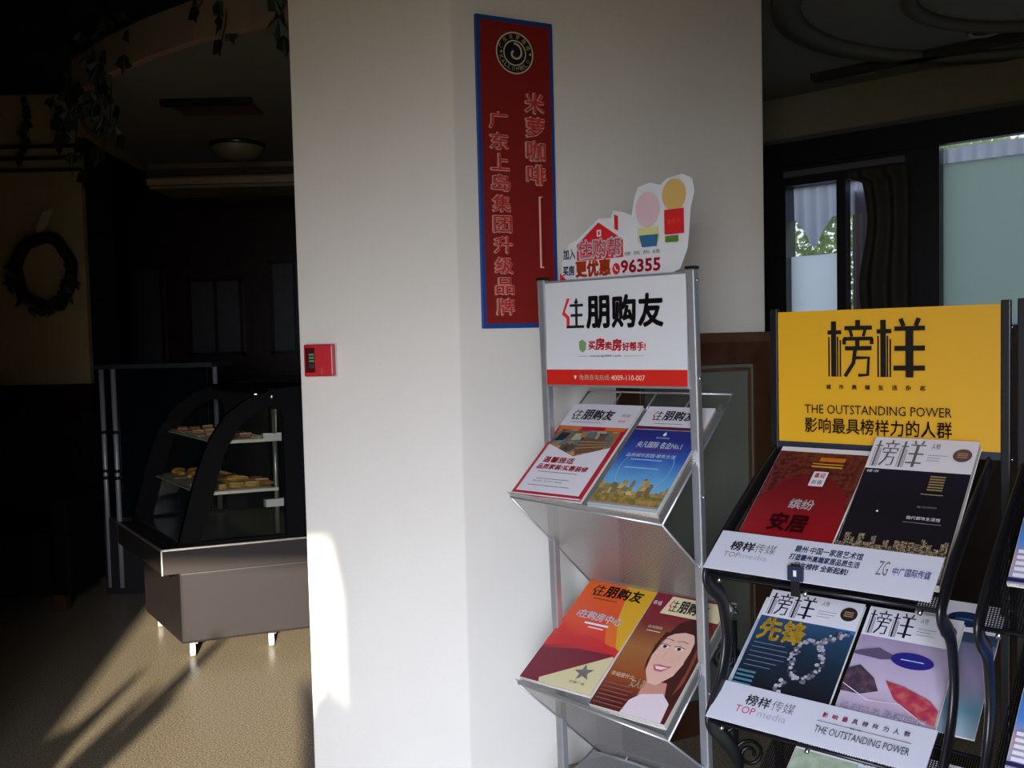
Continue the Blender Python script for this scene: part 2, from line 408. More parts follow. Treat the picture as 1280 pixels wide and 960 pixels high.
# window_1 : casement with bars, its lower pane filmed white
w1 = empty('window_1', MW, None, None); w1['kind'] = 'structure'
f_ = MB()
for (a, b_, z0, z1) in ((.02, .14, 1.38, 2.24), (.735, .88, 1.38, 2.24), (.14, .735, 1.38, 1.42), (.14, .735, 2.145, 2.24)): f_.box((a, -0.02, z0), (b_, 0.10, z1), WF)
f_.build('window_frame', w1)
MB().box((.14, -0.045, 2.185), (.735, -0.02, 2.215), mat('grey_track', (92, 92, 96), 0.4, 0.4)).build('curtain_rail', w1)
MB().box((.395, 0.0, 1.42), (.44, 0.07, 2.145), WF).build('window_bar', w1)
FILM = mat('white_window_film', (235, 240, 248), 0.6)
def translucent(name, rgb, fac=0.75, tint=None, noise=False):
    m = bpy.data.materials.new(name); m.use_nodes = True; nt = m.node_tree; nt.nodes.clear()
    o = nt.nodes.new('ShaderNodeOutputMaterial'); d = nt.nodes.new('ShaderNodeBsdfDiffuse'); tr = nt.nodes.new('ShaderNodeBsdfTranslucent'); mx = nt.nodes.new('ShaderNodeMixShader')
    c = lin(rgb) + (1,); d.inputs[0].default_value = c; tr.inputs[0].default_value = lin(tint or rgb) + (1,); mx.inputs[0].default_value = fac
    nt.links.new(d.outputs[0], mx.inputs[1]); nt.links.new(tr.outputs[0], mx.inputs[2]); nt.links.new(mx.outputs[0], o.inputs[0])
    MATS[name] = m; return m
FILM = translucent('white_window_film_t', (252, 253, 255), 0.97)
FILM_G = translucent('green_frosted_film', (204, 214, 206), 0.93)
SHEER = translucent('grey_sheer', (214, 214, 228), 0.9)
MB().box((.14, 0.045, 1.42), (.395, 0.049, 1.79), FILM).build('frosted_pane', w1, label='white filmed lower pane')
MB().box((.14, 0.045, 1.79), (.395, 0.049, 2.145), GLASS).build('pane', w1)
MB().box((.44, 0.045, 1.42), (.735, 0.049, 2.145), GLASS).build('pane', w1)
# window_2 : wide greenish frosted glass
w2 = empty('window_2', MW, None, None); w2['kind'] = 'structure'
f_ = MB()
for (a, b_, z0, z1) in ((2.52, 2.60, 1.38, 2.24), (.88, 2.52, 1.38, 1.41)): f_.box((a, -0.02, z0), (b_, 0.10, z1), WF)
f_.build('window_frame', w2)
MB().box((.88, 0.045, 1.41), (2.52, 0.05, 2.165), FILM_G).build('frosted_pane', w2, label='greenish frosted glass pane')
MB().box((.88, 0.045, 2.165), (2.52, 0.05, 2.24), GLASS).build('pane', w2)

def pleats(x0, x1, z0, z1, mat_, depth=0.02, n=10, y=-0.01, bottom=None):
    def fn(u, v):
        x = x0 + (x1-x0)*u; zb = bottom(u) if bottom else z0
        return (x, y + depth*math.sin(u*n*2*math.pi)*(0.5+0.5*(1-v)), zb + (z1-zb)*v)
    return MB().grid(fn, n*8, 8, mat_)
c = empty('window_valance', MW @ Matrix.Translation((0, .08, 0)), 'short pleated grey valance with pointed swags at top of narrow left window', 'curtain')
pleats(.12, .70, 0, 2.16, SHEER, 0.012, 9, 0.0, lambda u: min(1.98, 1.83 + 0.95*abs(u - .22))).build('swag', c)
c = empty('window_valance', MW @ Matrix.Translation((0, .03, 0)), 'pleated grey valance along the top of the wide frosted window', 'curtain')
pleats(.885, 2.5, 2.165, 2.238, SHEER, 0.008, 26, 0.035).build('swag', c)
c = empty('window_drape', MW @ Matrix.Translation((0, -0.03, 0)), 'dark brown tied-back drape hanging inside the narrow window', 'curtain')
def drape(u, v):
    z = 1.44 + .73*v; xl = .545 - 0.02*math.sin(v*7) - (0.06 if v > .93 else 0)
    return (xl + (.765-xl)*u, -0.03 + 0.025*math.sin(u*16), z)
MB().grid(drape, 40, 24, DRAPE).build('drape_cloth', c)
c = empty('lace_curtain', MW @ Matrix.Translation((0, .10, 0)), 'thin pinkish grey lace curtain beside the brown drape', 'curtain')
pleats(.44, .56, 1.44, 2.10, translucent('pink_lace', (120, 104, 108), 0.5), 0.012, 4, 0.0).build('lace_cloth', c)

# ceiling coves and downlights on the right
def ring_trim(cx, cy, rx, ry, wdt, z, name, label, zz=0.03):
    m = MB(); seg = 56; vs = []
    for k in range(seg):
        a = 2*math.pi*k/seg
        for rr, dz in ((0, 0), (wdt, 0), (wdt, -zz), (0, -zz)):
            vs.append((cx + (rx+rr)*math.cos(a), cy + (ry+rr)*math.sin(a), z + dz))
    fs = [(4*k+i, 4*k+(i+1) % 4, 4*((k+1) % seg)+(i+1) % 4, 4*((k+1) % seg)+i) for k in range(seg) for i in range(4)]
    m.add(vs, fs, mat('cove_trim', (92, 90, 82), 0.8), True)
    return m.build(name, kind='structure', label=label)
ring_trim(2.0, 3.2, .95, .85, .10, 2.6, 'trim_3', 'round moulding on the ceiling above the racks')
ring_trim(2.0, 3.2, .55, .48, .05, 2.6, 'trim_4', 'inner round moulding on the ceiling')
cm = MB(); cm.box((.40, -0.33, 2.57), (3.6, -0.26, 2.6), mat('cove_trim2', (30, 28, 26), 0.8)); cm.build('trim_5', M=MW, kind='structure', label='dark slot in the ceiling beside the windows')

def downlight(x, y, z, r, label):
    d = empty('ceiling_downlight', (x, y, z), label, 'ceiling light')
    MB().lathe([(r*.72, 0), (r*.78, -.006), (r, -.010), (r*1.02, 0)], mat('lamp_rim', (150, 148, 140), 0.4)).build('rim', d)
    MB().lathe([(0.001, -.001), (r*.72, -.001), (r*.72, -.003), (0.001, -.003)], mat('lamp_recess', (60, 58, 54), 0.5)).build('reflector', d)
downlight(1.66, 4.32, 2.6, .06, 'small recessed ceiling downlight nearest the window with white valance')
downlight(1.95, 3.80, 2.6, .06, 'recessed ceiling downlight at the upper right corner of the photo')

# wood-framed panel set in the right face of the column
FRM = mat('panel_frame_wood', (92, 66, 48), 0.45, noise=0.2, nscale=16)
MP = frame(A.x, A.y, 0, math.atan2(dw.y, dw.x))
wp = empty('wall_panel', MP, 'grey glazed wall panel in a brown wooden frame low on the white column behind the racks', 'panel')
MB().box((.555, -0.02, 1.292), (1.195, 0.0, 1.402), WOOD_B).box((.555, -0.026, 1.37), (1.197, 0.0, 1.404), FRM).build('top_rail', wp)
MB().box((.555, -0.018, 0.0), (.635, 0.0, 1.292), WOOD_B).build('stile', wp)
MB().box((1.125, -0.018, 0.0), (1.197, 0.0, 1.292), WOOD_B).build('stile', wp)
MB().box((.635, -0.018, 0.0), (1.125, 0.0, 0.12), WOOD_B).build('bottom_rail', wp)
MB().box((.635, -0.006, 0.12), (1.125, 0.0, 1.292), mat('grey_glazed_panel', (112, 116, 104), 0.25, noise=0.08, nscale=3)).build('panel_glass', wp)
MB().box((.648, -0.012, 0.13), (.660, 0.0, 1.28), FRM).box((1.10, -0.012, 0.13), (1.112, 0.0, 1.28), FRM).box((.66, -0.012, 1.268), (1.10, 0.0, 1.28), FRM).build('bead', wp)

# ================================================================== FIRE ALARM CALL POINT
ML = frame(Bp.x, Bp.y, 0, math.atan2(-dl.y, -dl.x))   # x from left edge to arris, -y out of the wall
fa = empty('fire_alarm_call_point', ML @ Matrix.Translation((.025, 0, 1.30)), 'red fire alarm call point mounted on the white column', 'fire alarm')
RED_PL = mat('red_plastic', (196, 24, 34), 0.35)
MB().box((0, -.034, 0), (.092, 0, .098), RED_PL).build('housing', fa, bevel=.004)
MB().box((-.003, -.006, -.003), (.095, 0, .101), mat('white_plastic', (205, 200, 196), 0.5)).build('back_plate', fa)
MB().box((.006, -.037, .012), (.036, -.033, .088), mat('dark_red_glass', (84, 14, 20), 0.1)).build('glass_pane', fa)
p = Print((0, -.0372, 0))
for k in range(3): p.rect(.018, .044 + k*.010, .034, .050 + k*.010, mat('green_ink', (70, 140, 90), 0.5))
p.rect(.018, .026, .034, .038, INK)
p.build('instruction_mark', fa)
MB().tube([(.058, -.036, .006), (.058, -.036, .026)], .0018, mat('pale_red', (214, 110, 104), 0.4), 8).build('pull_cord', fa)

# ================================================================== WALL BANNER
bw, bh = .262, .948
MBn = frame(A.x, A.y, 0, math.atan2(dw.y, dw.x)) @ Matrix.Translation((.075, 0, 1.434))
ba = empty('wall_banner', MBn, 'tall red wall sign with blue border and vertical red lettering on the white column', 'sign')
BLUE = mat('blue_border', (18, 66, 140), 0.5)
MB().box((0, -.014, 0), (bw, 0, bh), BLUE).build('border', ba, bevel=.002)
BRED = mat('banner_red', (132, 22, 16), 0.5)
MB().box((.012, -.0155, .014), (bw-.012, -.013, bh-.014), BRED).build('panel', ba)
CREAM = mat('cream_outline', (246, 192, 172), 0.5); CRED = mat('banner_letter_red', (206, 32, 28), 0.5)
p = Print((0, -.0158, 0))
chars1 = '米萝咖啡'; chars2 = '广东上岛集团升级品牌'
for i, ch in enumerate(chars1):
    z = .665 - i*.0735; p.text(ch, .160, z, .064, .060, CREAM, .055)
for i, ch in enumerate(chars2):
    z = .610 - i*.0632; p.text(ch, .036 + i*.0008, z, .060, .049, CREAM, .055)
p.line([(.204, .186), (.204, .408)], .014, CREAM)
for i, ch in enumerate(chars1):
    z = .665 - i*.0735; p.text(ch, .160, z, .064, .060, CRED, .0)
for i, ch in enumerate(chars2):
    z = .610 - i*.0632; p.text(ch, .036 + i*.0008, z, .060, .049, CRED, .0)
p.line([(.204, .190), (.204, .404)], .008, BRED)
p.build('lettering', ba)
p = Print((0, -.0158, 0)); ecx, ecz, er = .128, .843, .064
GOLD = mat('cream_emblem', (206, 190, 160), 0.5); EBLK = mat('emblem_black', (20, 16, 12), 0.5)
p.ell(ecx, ecz, er, er, EBLK, 40); p.ring(ecx, ecz, er*.93, er, GOLD); p.ring(ecx, ecz, er*.55, er*.61, GOLD)
sp = [(ecx + er*(.10+.062*a)*math.cos(a*1.0+2.2), ecz + er*(.10+.062*a)*math.sin(a+2.2)) for a in [k*.25 for k in range(0, 24)]]
p.line(sp, er*.09, GOLD)
def arc_text(s, r, a0, a1, size, flip=False):
    for i, ch in enumerate(s):
        a = R_(a0 + (a1-a0)*i/max(1, len(s)-1)); rot = a - math.pi/2 + (math.pi if flip else 0)
        p.text(ch, ecx + r*math.cos(a) - size/2, ecz + r*math.sin(a) - size/2, size*.8, size, GOLD, .02, rot=rot)
arc_text('广东米萝咖啡', er*.77, 158, 22, er*.23)
arc_text('KALLO', er*.77, 200, 262, er*.19, True); arc_text('MILO', er*.77, 278, 330, er*.19, True)
for a in (182, 358): p.ell(ecx + er*.77*math.cos(R_(a)), ecz + er*.77*math.sin(R_(a)), er*.06, er*.06, GOLD, 10)
p.build('emblem', ba)

# ================================================================== MAGAZINES
def mag_frame(RM, u0, u1, yt, zt, yb, zb, lift=0.0, skew=0.0):
    """matrix whose x runs along the shelf, y up the slope, z out of the cover; returns size too"""
    O = Vector((u0, -yb, zb)); T = Vector((u0 + skew, -yt, zt)); Y = (T - O); L = Y.length; Y.normalize()
    X = Vector((1, 0, 0)); X = (X - Y * X.dot(Y)).normalized(); N = X.cross(Y)
    O = O + N * lift
    M = Matrix(((X.x, Y.x, N.x, O.x), (X.y, Y.y, N.y, O.y), (X.z, Y.z, N.z, O.z), (0, 0, 0, 1)))
    return RM @ M, u1 - u0, L
def magazine(RM, pos, thick, label, art, group=None, lift=0.0, skew=0.0, name='magazine', sheen=None):
    M, w, L = mag_frame(RM, *pos, lift=lift, skew=skew)
    e = empty(name, M, label, 'magazine', group)
    MB().box((.0015, .0015, 0.0), (w-.0015, L-.0015, thick-.0008), PAPER).build('page_block', e)
    cb = MB().box((0, 0, thick-.0008), (w, L, thick), WHITEP).box((-.0006, 0, 0), (.001, L, thick), WHITEP).box((0, 0, -.0006), (w, L, 0.0), WHITEP)
    cb.build('cover', e)
    p = Print((0, 0, thick), (1,0,0), (0,1,0), (0,0,1), .00015)
    art(p, w, L)
    p.build('cover_print', e)
    return e, w, L

MAGPAPER = mat('magazine_white', (226, 222, 226), 0.35, coat=.3)
NAVYINK = mat('masthead_navy', (24, 22, 44), 0.4)
def lines(p, x, y, w, n, m, dy=.008, hh=.0022, vary=.3, align='c'):
    for k in range(n):
        ww_ = w * (1 - vary * random.random()); xx = x + (w-ww_)/2 if align == 'c' else x
        p.rect(xx, y - k*dy, xx + ww_, y - k*dy + hh, m)

def art_interior(p, w, L):
    p.rect(0, 0, w, L, mat('crimson_print', (186, 24, 44), 0.35, coat=.3))
    p.rect(0, L*.745, w, L, MAGPAPER)
    logo_zhu(p, w*.08, L*.82, w*.62, L*.11, NAVYINK, NAVYINK)
    lines(p, w*.1, L*.785, w*.5, 1, GREYINK, hh=.002)
    p.text('购房', w*.80, L*.86, w*.12, L*.035, mat('green_grey_ink', (110, 120, 110), 0.5)); p.text('008', w*.80, L*.80, w*.10, L*.025, mat('pink_ink', (222, 90, 120), 0.5))
    p.rect(w*.03, L*.70, w*.36, L*.735, mat('orange_print', (224, 110, 40), 0.4)); p.rect(w*.70, L*.70, w*.98, L*.735, MATS['orange_print'])
    p.rect(w*.055, L*.04, w*.945, L*.695, MAGPAPER)
    photo = ramp_mat('print_room_photo', 'blocks', [(0, (40, 30, 26)), (.25, (120, 110, 90)), (.4, (70, 120, 120)), (.55, (176, 120, 62)), (.7, (96, 66, 44)), (.85, (180, 176, 150)), (1, (200, 140, 70))], 42)
    p.poly([(w*.055, L*.695), (w*.055, L*.53), (w*.52, L*.415), (w*.945, L*.53), (w*.945, L*.695)], photo)
    shelf = mat('brown_shelf_print', (112, 78, 50), 0.4)
    p.poly([(w*.50, L*.62), (w*.86, L*.60), (w*.86, L*.52), (w*.52, L*.43), (w*.44, L*.52)], shelf)
    for k in range(3): p.line([(w*.47, L*(.50+.035*k)), (w*.86, L*(.535+.022*k))], .002, mat('shelf_light_print', (190, 170, 140), 0.4))
    p.poly([(w*.12, L*.66), (w*.26, L*.66), (w*.22, L*.57), (w*.09, L*.57)], mat('dark_doorway_print', (28, 24, 22), 0.4))
    RI = mat('red_ink', (196, 30, 44), 0.45)
    p.text('温馨雅适', w*.14, L*.335, w*.44, L*.058, RI, .03)
    p.text('品质家装!实惠装修', w*.12, L*.265, w*.72, L*.052, RI, .03)
    lines(p, w*.16, L*.235, w*.6, 3, GREYINK, .026, .0022, .35)
    p.text('电话: 0797-888', w*.2, L*.135, w*.42, L*.018, GREYINK)
    p.rect(0, 0, w, L*.012, MAGPAPER)

def art_blue_city(p, w, L):
    p.rect(0, 0, w, L, MAGPAPER)
    logo_zhu(p, w*.14, L*.855, w*.66, L*.095, NAVYINK, mat('masthead_red', (214, 40, 70), 0.4))
    lines(p, w*.2, L*.815, w*.5, 1, GREYINK, hh=.002)
    p.rect(0, L*.755, w, L*.785, mat('maroon_print', (96, 22, 44), 0.4))
    sky = ramp_mat('print_blue_sky', 'linear', [(0, (128, 188, 214)), (.30, (92, 160, 214)), (.62, (44, 92, 176)), (1, (32, 44, 124))], 18, 'Y', L*.2, L*.75, distort=.06)
    p.rect(0, 0, w, L*.75, sky)
    ci = mat('light_blue_ring', (140, 190, 222), 0.4)
    p.line([(w*.5 + w*.38*math.cos(a), L*.37 + w*.38*math.sin(a)*1.15) for a in [R_(150 + 12*k) for k in range(0, 21)]], .0016, ci)
    WI = mat('white_ink', (236, 238, 244), 0.4)
    p.poly([(w*.47, L*.70), (w*.50, L*.735), (w*.53, L*.70), (w*.50, L*.69)], WI); p.text('ZHONGHAI', w*.40, L*.665, w*.2, L*.012, WI)
    p.text('央凡国际 名企No.1', w*.18, L*.57, w*.66, L*.060, WI, .03)
    p.rect(w*.18, L*.535, w*.86, L*.56, mat('violet_band', (86, 56, 130), 0.4))
    p.text('品质城市家园·尊贵生活', w*.12, L*.475, w*.72, L*.035, WI, .02)
    lines(p, w*.2, L*.445, w*.5, 2, mat('pale_blue_ink', (150, 196, 226), 0.4), .03, .004, .2)
    # skyline
    town = ramp_mat('print_skyline', 'blocks', [(0, (86, 84, 50)), (.3, (156, 140, 84)), (.55, (190, 156, 92)), (.75, (120, 96, 60)), (1, (206, 190, 130))], 60)
    random.seed(11)
    x = 0.0
    while x < w*.99:
        bw_ = min(w*(.05 + .05*random.random()), w-x); h_ = L*(.15 + .13*random.random())
        p.poly([(x, 0.02), (x+bw_, 0.02), (x+bw_, h_*.96), (x+bw_*.4, h_), (x, h_*.94)], town); x += bw_*1.02
    p.rect(0, L*.02, w, L*.115, ramp_mat('print_trees', 'noise', [(0, (60, 70, 30)), (.45, (120, 116, 56)), (.6, (176, 132, 66)), (1, (206, 176, 100))], 60))
    p.rect(0, 0, w, L*.035, mat('pale_purple_strip', (150, 138, 156), 0.4)); p.rect(0, 0, w, L*.018, mat('cream_strip', (206, 196, 160), 0.5))

def art_orange(p, w, L):
    base = ramp_mat('print_orange', 'linear', [(0, (120, 18, 42)), (.30, (126, 22, 44)), (.40, (196, 36, 48)), (.55, (222, 66, 44)), (1, (232, 100, 30))], 3, 'Y', 0, L, distort=.03)
    p.rect(0, 0, w, L, base)
    p.poly([(w*.55, L), (w, L), (w, L*.38), (w*.93, L*.42), (w*.72, L*.68), (w*.66, L*.85)], mat('golden_print', (222, 168, 34), 0.35, coat=.3))
    p.poly([(w*.72, L*.68), (w*.93, L*.42), (w*.80, L*.40), (w*.62, L*.6)], mat('amber_print', (228, 110, 44), 0.35))
    p.poly([(0, L*.30), (w*.5, L*.42), (w, L*.345), (w, L*.40), (w*.5, L*.47), (0, L*.38)], mat('scarlet_fold', (206, 44, 46), 0.35))
    p.poly([(0, 0), (0, L*.28), (w*.5, L*.34), (w*.97, L*.35), (w*.25, 0)], mat('maroon_fold', (118, 30, 48), 0.35))
    p.poly([(w*.28, 0), (w, 0), (w, L*.33), (w*.97, L*.34), (w*.25, L*.035)], mat('cream_fold', (216, 204, 156), 0.4))
    logo_zhu(p, w*.14, L*.845, w*.74, L*.105, mat('dark_brown_ink', (34, 16, 14), 0.4), None)
    lines(p, w*.2, L*.81, w*.4, 1, mat('dark_brown_ink', (34, 16, 14)), hh=.002)
    WI = mat('white_ink', (236, 238, 244), 0.4)
    p.text('i在购房中心', w*.16, L*.615, w*.66, L*.075, WI, .03, slant=-.04); p.rect(w*.34, L*.565, w*.68, L*.583, WI); p.rect(w*.42, L*.535, w*.64, L*.545, WI)
    GR = mat('silver_grey_ink', (128, 120, 120), 0.3, .4)
    cx, cy = w*.76, L*.155
    pts = []
    for k in range(10):
        a = R_(90 + 36*k + 14); r = (.030 if k % 2 == 0 else .012); pts.append((cx + r*math.cos(a), cy + r*math.sin(a)))
    p.poly([(cx, cy)] + pts[0:6], GR); p.poly([(cx, cy)] + pts[5:10] + pts[0:1], GR)
    p.text('财富广场', w*.66, L*.055, w*.2, L*.02, INK)

def art_woman(p, w, L):
    base = ramp_mat('print_brown_portrait', 'linear', [(0, (60, 16, 22)), (.2, (92, 26, 24)), (.38, (150, 70, 32)), (.62, (156, 102, 54)), (.85, (120, 40, 40)), (1, (126, 28, 44))], 5, 'Y', 0, L, distort=.1)
    p.rect(0, 0, w, L, base)
    HAIR = mat('print_hair', (66, 26, 22), 0.35); HAIR2 = mat('print_hair_shine', (128, 62, 42), 0.35); SKIN = mat('print_skin', (226, 180, 160), 0.35); SK2 = mat('print_skin_shade', (200, 140, 120), 0.35)
    p.poly([(w*.44, L*.62), (w*.52, L*.75), (w*.70, L*.82), (w*.90, L*.80), (w, L*.72), (w, L*.10), (w*.90, L*.12), (w*.62, L*.10), (w*.50, L*.22), (w*.56, L*.40)], HAIR)
    p.poly([(w*.70, L*.82), (w*.90, L*.80), (w, L*.70), (w, L*.45), (w*.90, L*.55), (w*.80, L*.70)], HAIR2)
    p.poly([(w*.50, L*.26), (w*.78, L*.28), (w*.86, L*.14), (w*.52, L*.12)], SK2)                                   # neck
    p.poly([(w*.42, 0), (w*.95, 0), (w*.93, L*.14), (w*.80, L*.20), (w*.55, L*.16), (w*.45, L*.10)], mat('print_blouse', (222, 204, 208), 0.4))
    face = [(w*.46, L*.60), (w*.50, L*.68), (w*.60, L*.73), (w*.76, L*.715), (w*.84, L*.62), (w*.86, L*.48), (w*.80, L*.34), (w*.66, L*.245), (w*.54, L*.25), (w*.44, L*.34), (w*.41, L*.46)]
    p.poly(face, SKIN)
    p.poly([(w*.46, L*.62), (w*.50, L*.70), (w*.60, L*.75), (w*.76, L*.74), (w*.86, L*.62), (w*.78, L*.68), (w*.66, L*.685), (w*.54, L*.66)], HAIR)   # fringe
    p.poly([(w*.86, L*.60), (w*.80, L*.70), (w*.98, L*.66), (w, L*.30), (w*.94, L*.14), (w*.84, L*.18), (w*.88, L*.34), (w*.84, L*.46)], HAIR)
    p.poly([(w*.90, L*.62), (w*.95, L*.60), (w*.97, L*.30), (w*.91, L*.20), (w*.93, L*.40)], HAIR2)
    p.poly([(w*.47, L*.66), (w*.43, L*.58), (w*.41, L*.44), (w*.43, L*.32), (w*.39, L*.40), (w*.38, L*.54), (w*.42, L*.66)], HAIR)
    p.ell(w*.72, L*.46, w*.07, L*.03, mat('print_cheek', (226, 174, 156), 0.35), 16, .3)
    DK = mat('print_dark_feature', (56, 26, 26), 0.4)
    for ex in (.51, .70):
        p.ell(w*ex, L*.545, w*.055, L*.013, MAGPAPER, 16); p.ell(w*ex, L*.545, w*.026, L*.013, DK, 14)
        p.line([(w*(ex-.07), L*.557), (w*ex, L*.566), (w*(ex+.07), L*.555)], .0016, DK); p.line([(w*(ex-.07), L*.597), (w*ex, L*.610), (w*(ex+.08), L*.600)], .0020, HAIR2)
    p.line([(w*.585, L*.54), (w*.56, L*.455), (w*.60, L*.440), (w*.64, L*.45)], .0016, mat('print_skin_soft', (214, 162, 142), 0.35))
    p.poly([(w*.50, L*.385), (w*.58, L*.40), (w*.68, L*.395), (w*.74, L*.405), (w*.64, L*.345), (w*.55, L*.345)], mat('print_lips', (196, 96, 96), 0.35))
    p.poly([(w*.53, L*.382), (w*.70, L*.387), (w*.63, L*.362), (w*.56, L*.362)], MAGPAPER)
    p.poly([(w*.20, L*.80), (w, L*.80), (w, L*.96), (w*.25, L*.96)], mat('cream_masthead', (222, 208, 164), 0.4))
    logo_zhu(p, w*.27, L*.83, w*.54, L*.10, INK, mat('masthead_red', (214, 40, 70)))
    p.text('幸福', w*.04, L*.86, w*.12, L*.04, MAGPAPER); CI = mat('cream_ink', (222, 200, 170), 0.4)
    p.text('吉祥国际', w*.16, L*.66, w*.2, L*.025, CI); p.rect(w*.17, L*.635, w*.36, L*.642, CI)
    p.text('幸福是什么', w*.06, L*.235, w*.32, L*.035, CI); p.text('女人花', w*.36, L*.185, w*.2, L*.07, CI, .02)
    lines(p, w*.05, L*.175, w*.5, 6, mat('dim_cream_ink', (150, 96, 84), 0.4), .013, .0022, .4, 'l')

def badge(p, cx, cy, r, m, m2):
    p.ell(cx, cy, r, r*1.05, m, 28); 
    for k in (-1, 0, 1): p.rect(cx - r*.55, cy + k*r*.3 - r*.06, cx + r*.55, cy + k*r*.3 + r*.06, m2)
def head_bang(p, w, L, h=.15, bm=None, ink=None):
    p.rect(0, L*(1-h), w, L, MAGPAPER)
    logo_bang(p, w*.03, L*(1-h*.93), w*.50, L*h*.82, ink or mat('grey_masthead', (96, 94, 98), 0.4), None, .95)
    p.text('人物', w*.58, L*(1-h*.35), w*.08, L*h*.18, GREYINK); lines(p, w*.57, L*(1-h*.55), w*.20, 3, GREYINK, .008, .0012, .4, 'l')
    badge(p, w*.885, L*(1-h*.5), w*.085, bm or mat('bronze_badge', (96, 72, 70), 0.4), mat('badge_line', (190, 150, 110), 0.4))
def art_red(p, w, L):
    p.rect(0, 0, w, L, MAGPAPER)
    pat = ramp_mat('print_red_lattice', 'noise', [(0, (60, 10, 20)), (.45, (74, 20, 24)), (.55, (110, 44, 36)), (1, (46, 24, 26))], 70)
    p.rect(0, 0, w, L*.955, pat)
    red = ramp_mat('print_deep_red', 'linear', [(0, (150, 14, 26)), (.5, (132, 16, 26)), (1, (96, 14, 26))], 6, 'Y', 0, L*.8, distort=.02)
    p.poly([(0, 0), (w, 0), (w, L*.40), (w*.92, L*.60), (w*.70, L*.72), (w*.45, L*.74), (w*.22, L*.66), (0, L*.46)], red)
    for k in range(9):
        for s_ in (0, 1):
            xx = w*(.04 + .10*k); p.line([(xx, L*(.76+.09*s_)), (xx + w*.05, L*(.79+.09*s_)), (xx + w*.10, L*(.76+.09*s_))], .002, mat('print_maroon_line', (96, 40, 30), 0.4))
    p.rect(w*.50, L*.86, w*.78, L*.90, mat('orange_seal', (196, 110, 30), 0.4)); p.rect(w*.44, L*.80, w*.78, L*.815, mat('gold_line', (206, 150, 50), 0.4)); p.rect(w*.44, L*.83, w*.78, L*.84, MATS['gold_line'])
    p.rect(w*.50, L*.62, w*.66, L*.76, MAGPAPER)
    p.text('喜迎', w*.52, L*.70, w*.12, L*.045, REDP, .02); p.text('新春', w*.52, L*.635, w*.12, L*.045, INK, .0)
    p.text('缤纷', w*.40, L*.40, w*.26, L*.09, MAGPAPER, .02)
    p.text('安居', w*.28, L*.20, w*.40, L*.15, mat('dark_red_ink', (74, 8, 20), 0.4), .04)
    p.text('品质', w*.40, L*.10, w*.16, L*.05, mat('dark_red_ink', (74, 8, 20)))
def art_night(p, w, L):
    p.rect(0, 0, w, L, ramp_mat('print_night', 'linear', [(0, (22, 20, 30)), (.5, (18, 18, 24)), (1, (26, 22, 52))], 6, 'Y', 0, L))
    head_bang(p, w, L, .25)
    p.text('楼市', w*.04, L*.705, w*.12, L*.02, MAGPAPER)
    gs = mat('gold_seal', (150, 128, 84), 0.4)
    for k in range(6): p.rect(w*.66, L*(.60+.019*k), w*.80, L*(.610+.019*k), gs)
    p.rect(w*.62, L*.565, w*.82, L*.572, gs)
    p.text('金地国际', w*.62, L*.47, w*.18, L*.014, GREYINK); p.text('现代都市生活馆', w*.56, L*.385, w*.30, L*.024, MAGPAPER); p.rect(w*.54, L*.362, w*.88, L*.366, GREYINK)
    p.ell(w*.28, L*.42, w*.012, w*.012, MAGPAPER, 10)
    lights = ramp_mat('print_city_lights', 'noise', [(0, (24, 20, 20)), (.46, (60, 48, 36)), (.52, (176, 160, 124)), (.56, (90, 66, 58)), (.62, (50, 42, 40)), (.68, (214, 206, 180)), (1, (150, 140, 130))], 130)
    random.seed(4); x = 0.0; p.rect(0, 0, w, L*.17, lights)
    while x < w*.985:
        b_ = min(w*random.uniform(.02, .06), w - x); p.rect(x, L*.10, x + b_, L*random.uniform(.18, .27), lights); x += b_ + w*random.uniform(0, .012)
def art_pioneer(p, w, L):
    base = ramp_mat('print_teal_dark', 'linear', [(0, (20, 40, 50)), (.3, (24, 26, 34)), (.6, (30, 44, 60)), (1, (52, 88, 124))], 10, 'Y', 0, L, distort=.08)
    p.rect(0, 0, w, L, base)
    p.poly([(w*.45, L*.80), (w, L*.80), (w, L*.72), (w*.7, L*.76)], mat('blue_streak', (48, 108, 176), 0.35))
    head_bang(p, w, L, .245, mat('black_badge', (44, 40, 34), 0.4), NAVYINK)
    Yk = mat('yellow_ink', (222, 182, 60), 0.4)
    p.text('先锋', w*.06, L*.54, w*.48, L*.19, Yk, .03)
    ring = ramp_mat('print_silver_beads', 'noise', [(0, (50, 54, 66)), (.45, (120, 120, 132)), (.6, (186, 182, 192)), (1, (220, 216, 222))], 160)
    SB = [mat('bead_dark', (70, 72, 86), .3, .3), mat('bead_mid', (134, 132, 146), .3, .3), mat('bead_light', (206, 202, 212), .3, .3)]
    path = [(.40 + .14*t, .02 + .24*t) for t in [k/9 for k in range(9)]] + [(.655 + .145*math.cos(a), .44 + .165*math.sin(a)) for a in [R_(215 - 360*k/26) for k in range(26)]] + [(.72 + .20*t, .60 + .10*t) for t in [k/8 for k in range(9)]]
    random.seed(21); vs = [[], [], []]
    for (a, b) in path:
        for k in range(4):
            q = random.randrange(3); vs[q].append((w*(a + random.uniform(-.035, .035)), L*(b + random.uniform(-.02, .02)), w*random.uniform(.012, .026)))
    for q in range(3):
        pts = []; fs = []
        for (x, y, r) in vs[q]:
            fs.append(tuple(range(len(pts), len(pts)+6))); pts += [(x + r*math.cos(math.pi*k/3), y + r*math.sin(math.pi*k/3)) for k in range(6)]
        p.raw(pts, fs, SB[q])
    lines(p, w*.06, L*.50, w*.40, 6, mat('steel_blue_ink', (104, 118, 146), 0.4), .013, .002, .4, 'l')
    for k in range(5): p.rect(w*.03, L*(.10 + .035*k), w*.22, L*(.118 + .035*k), mat('teal_ink', (70, 120, 140), 0.4))
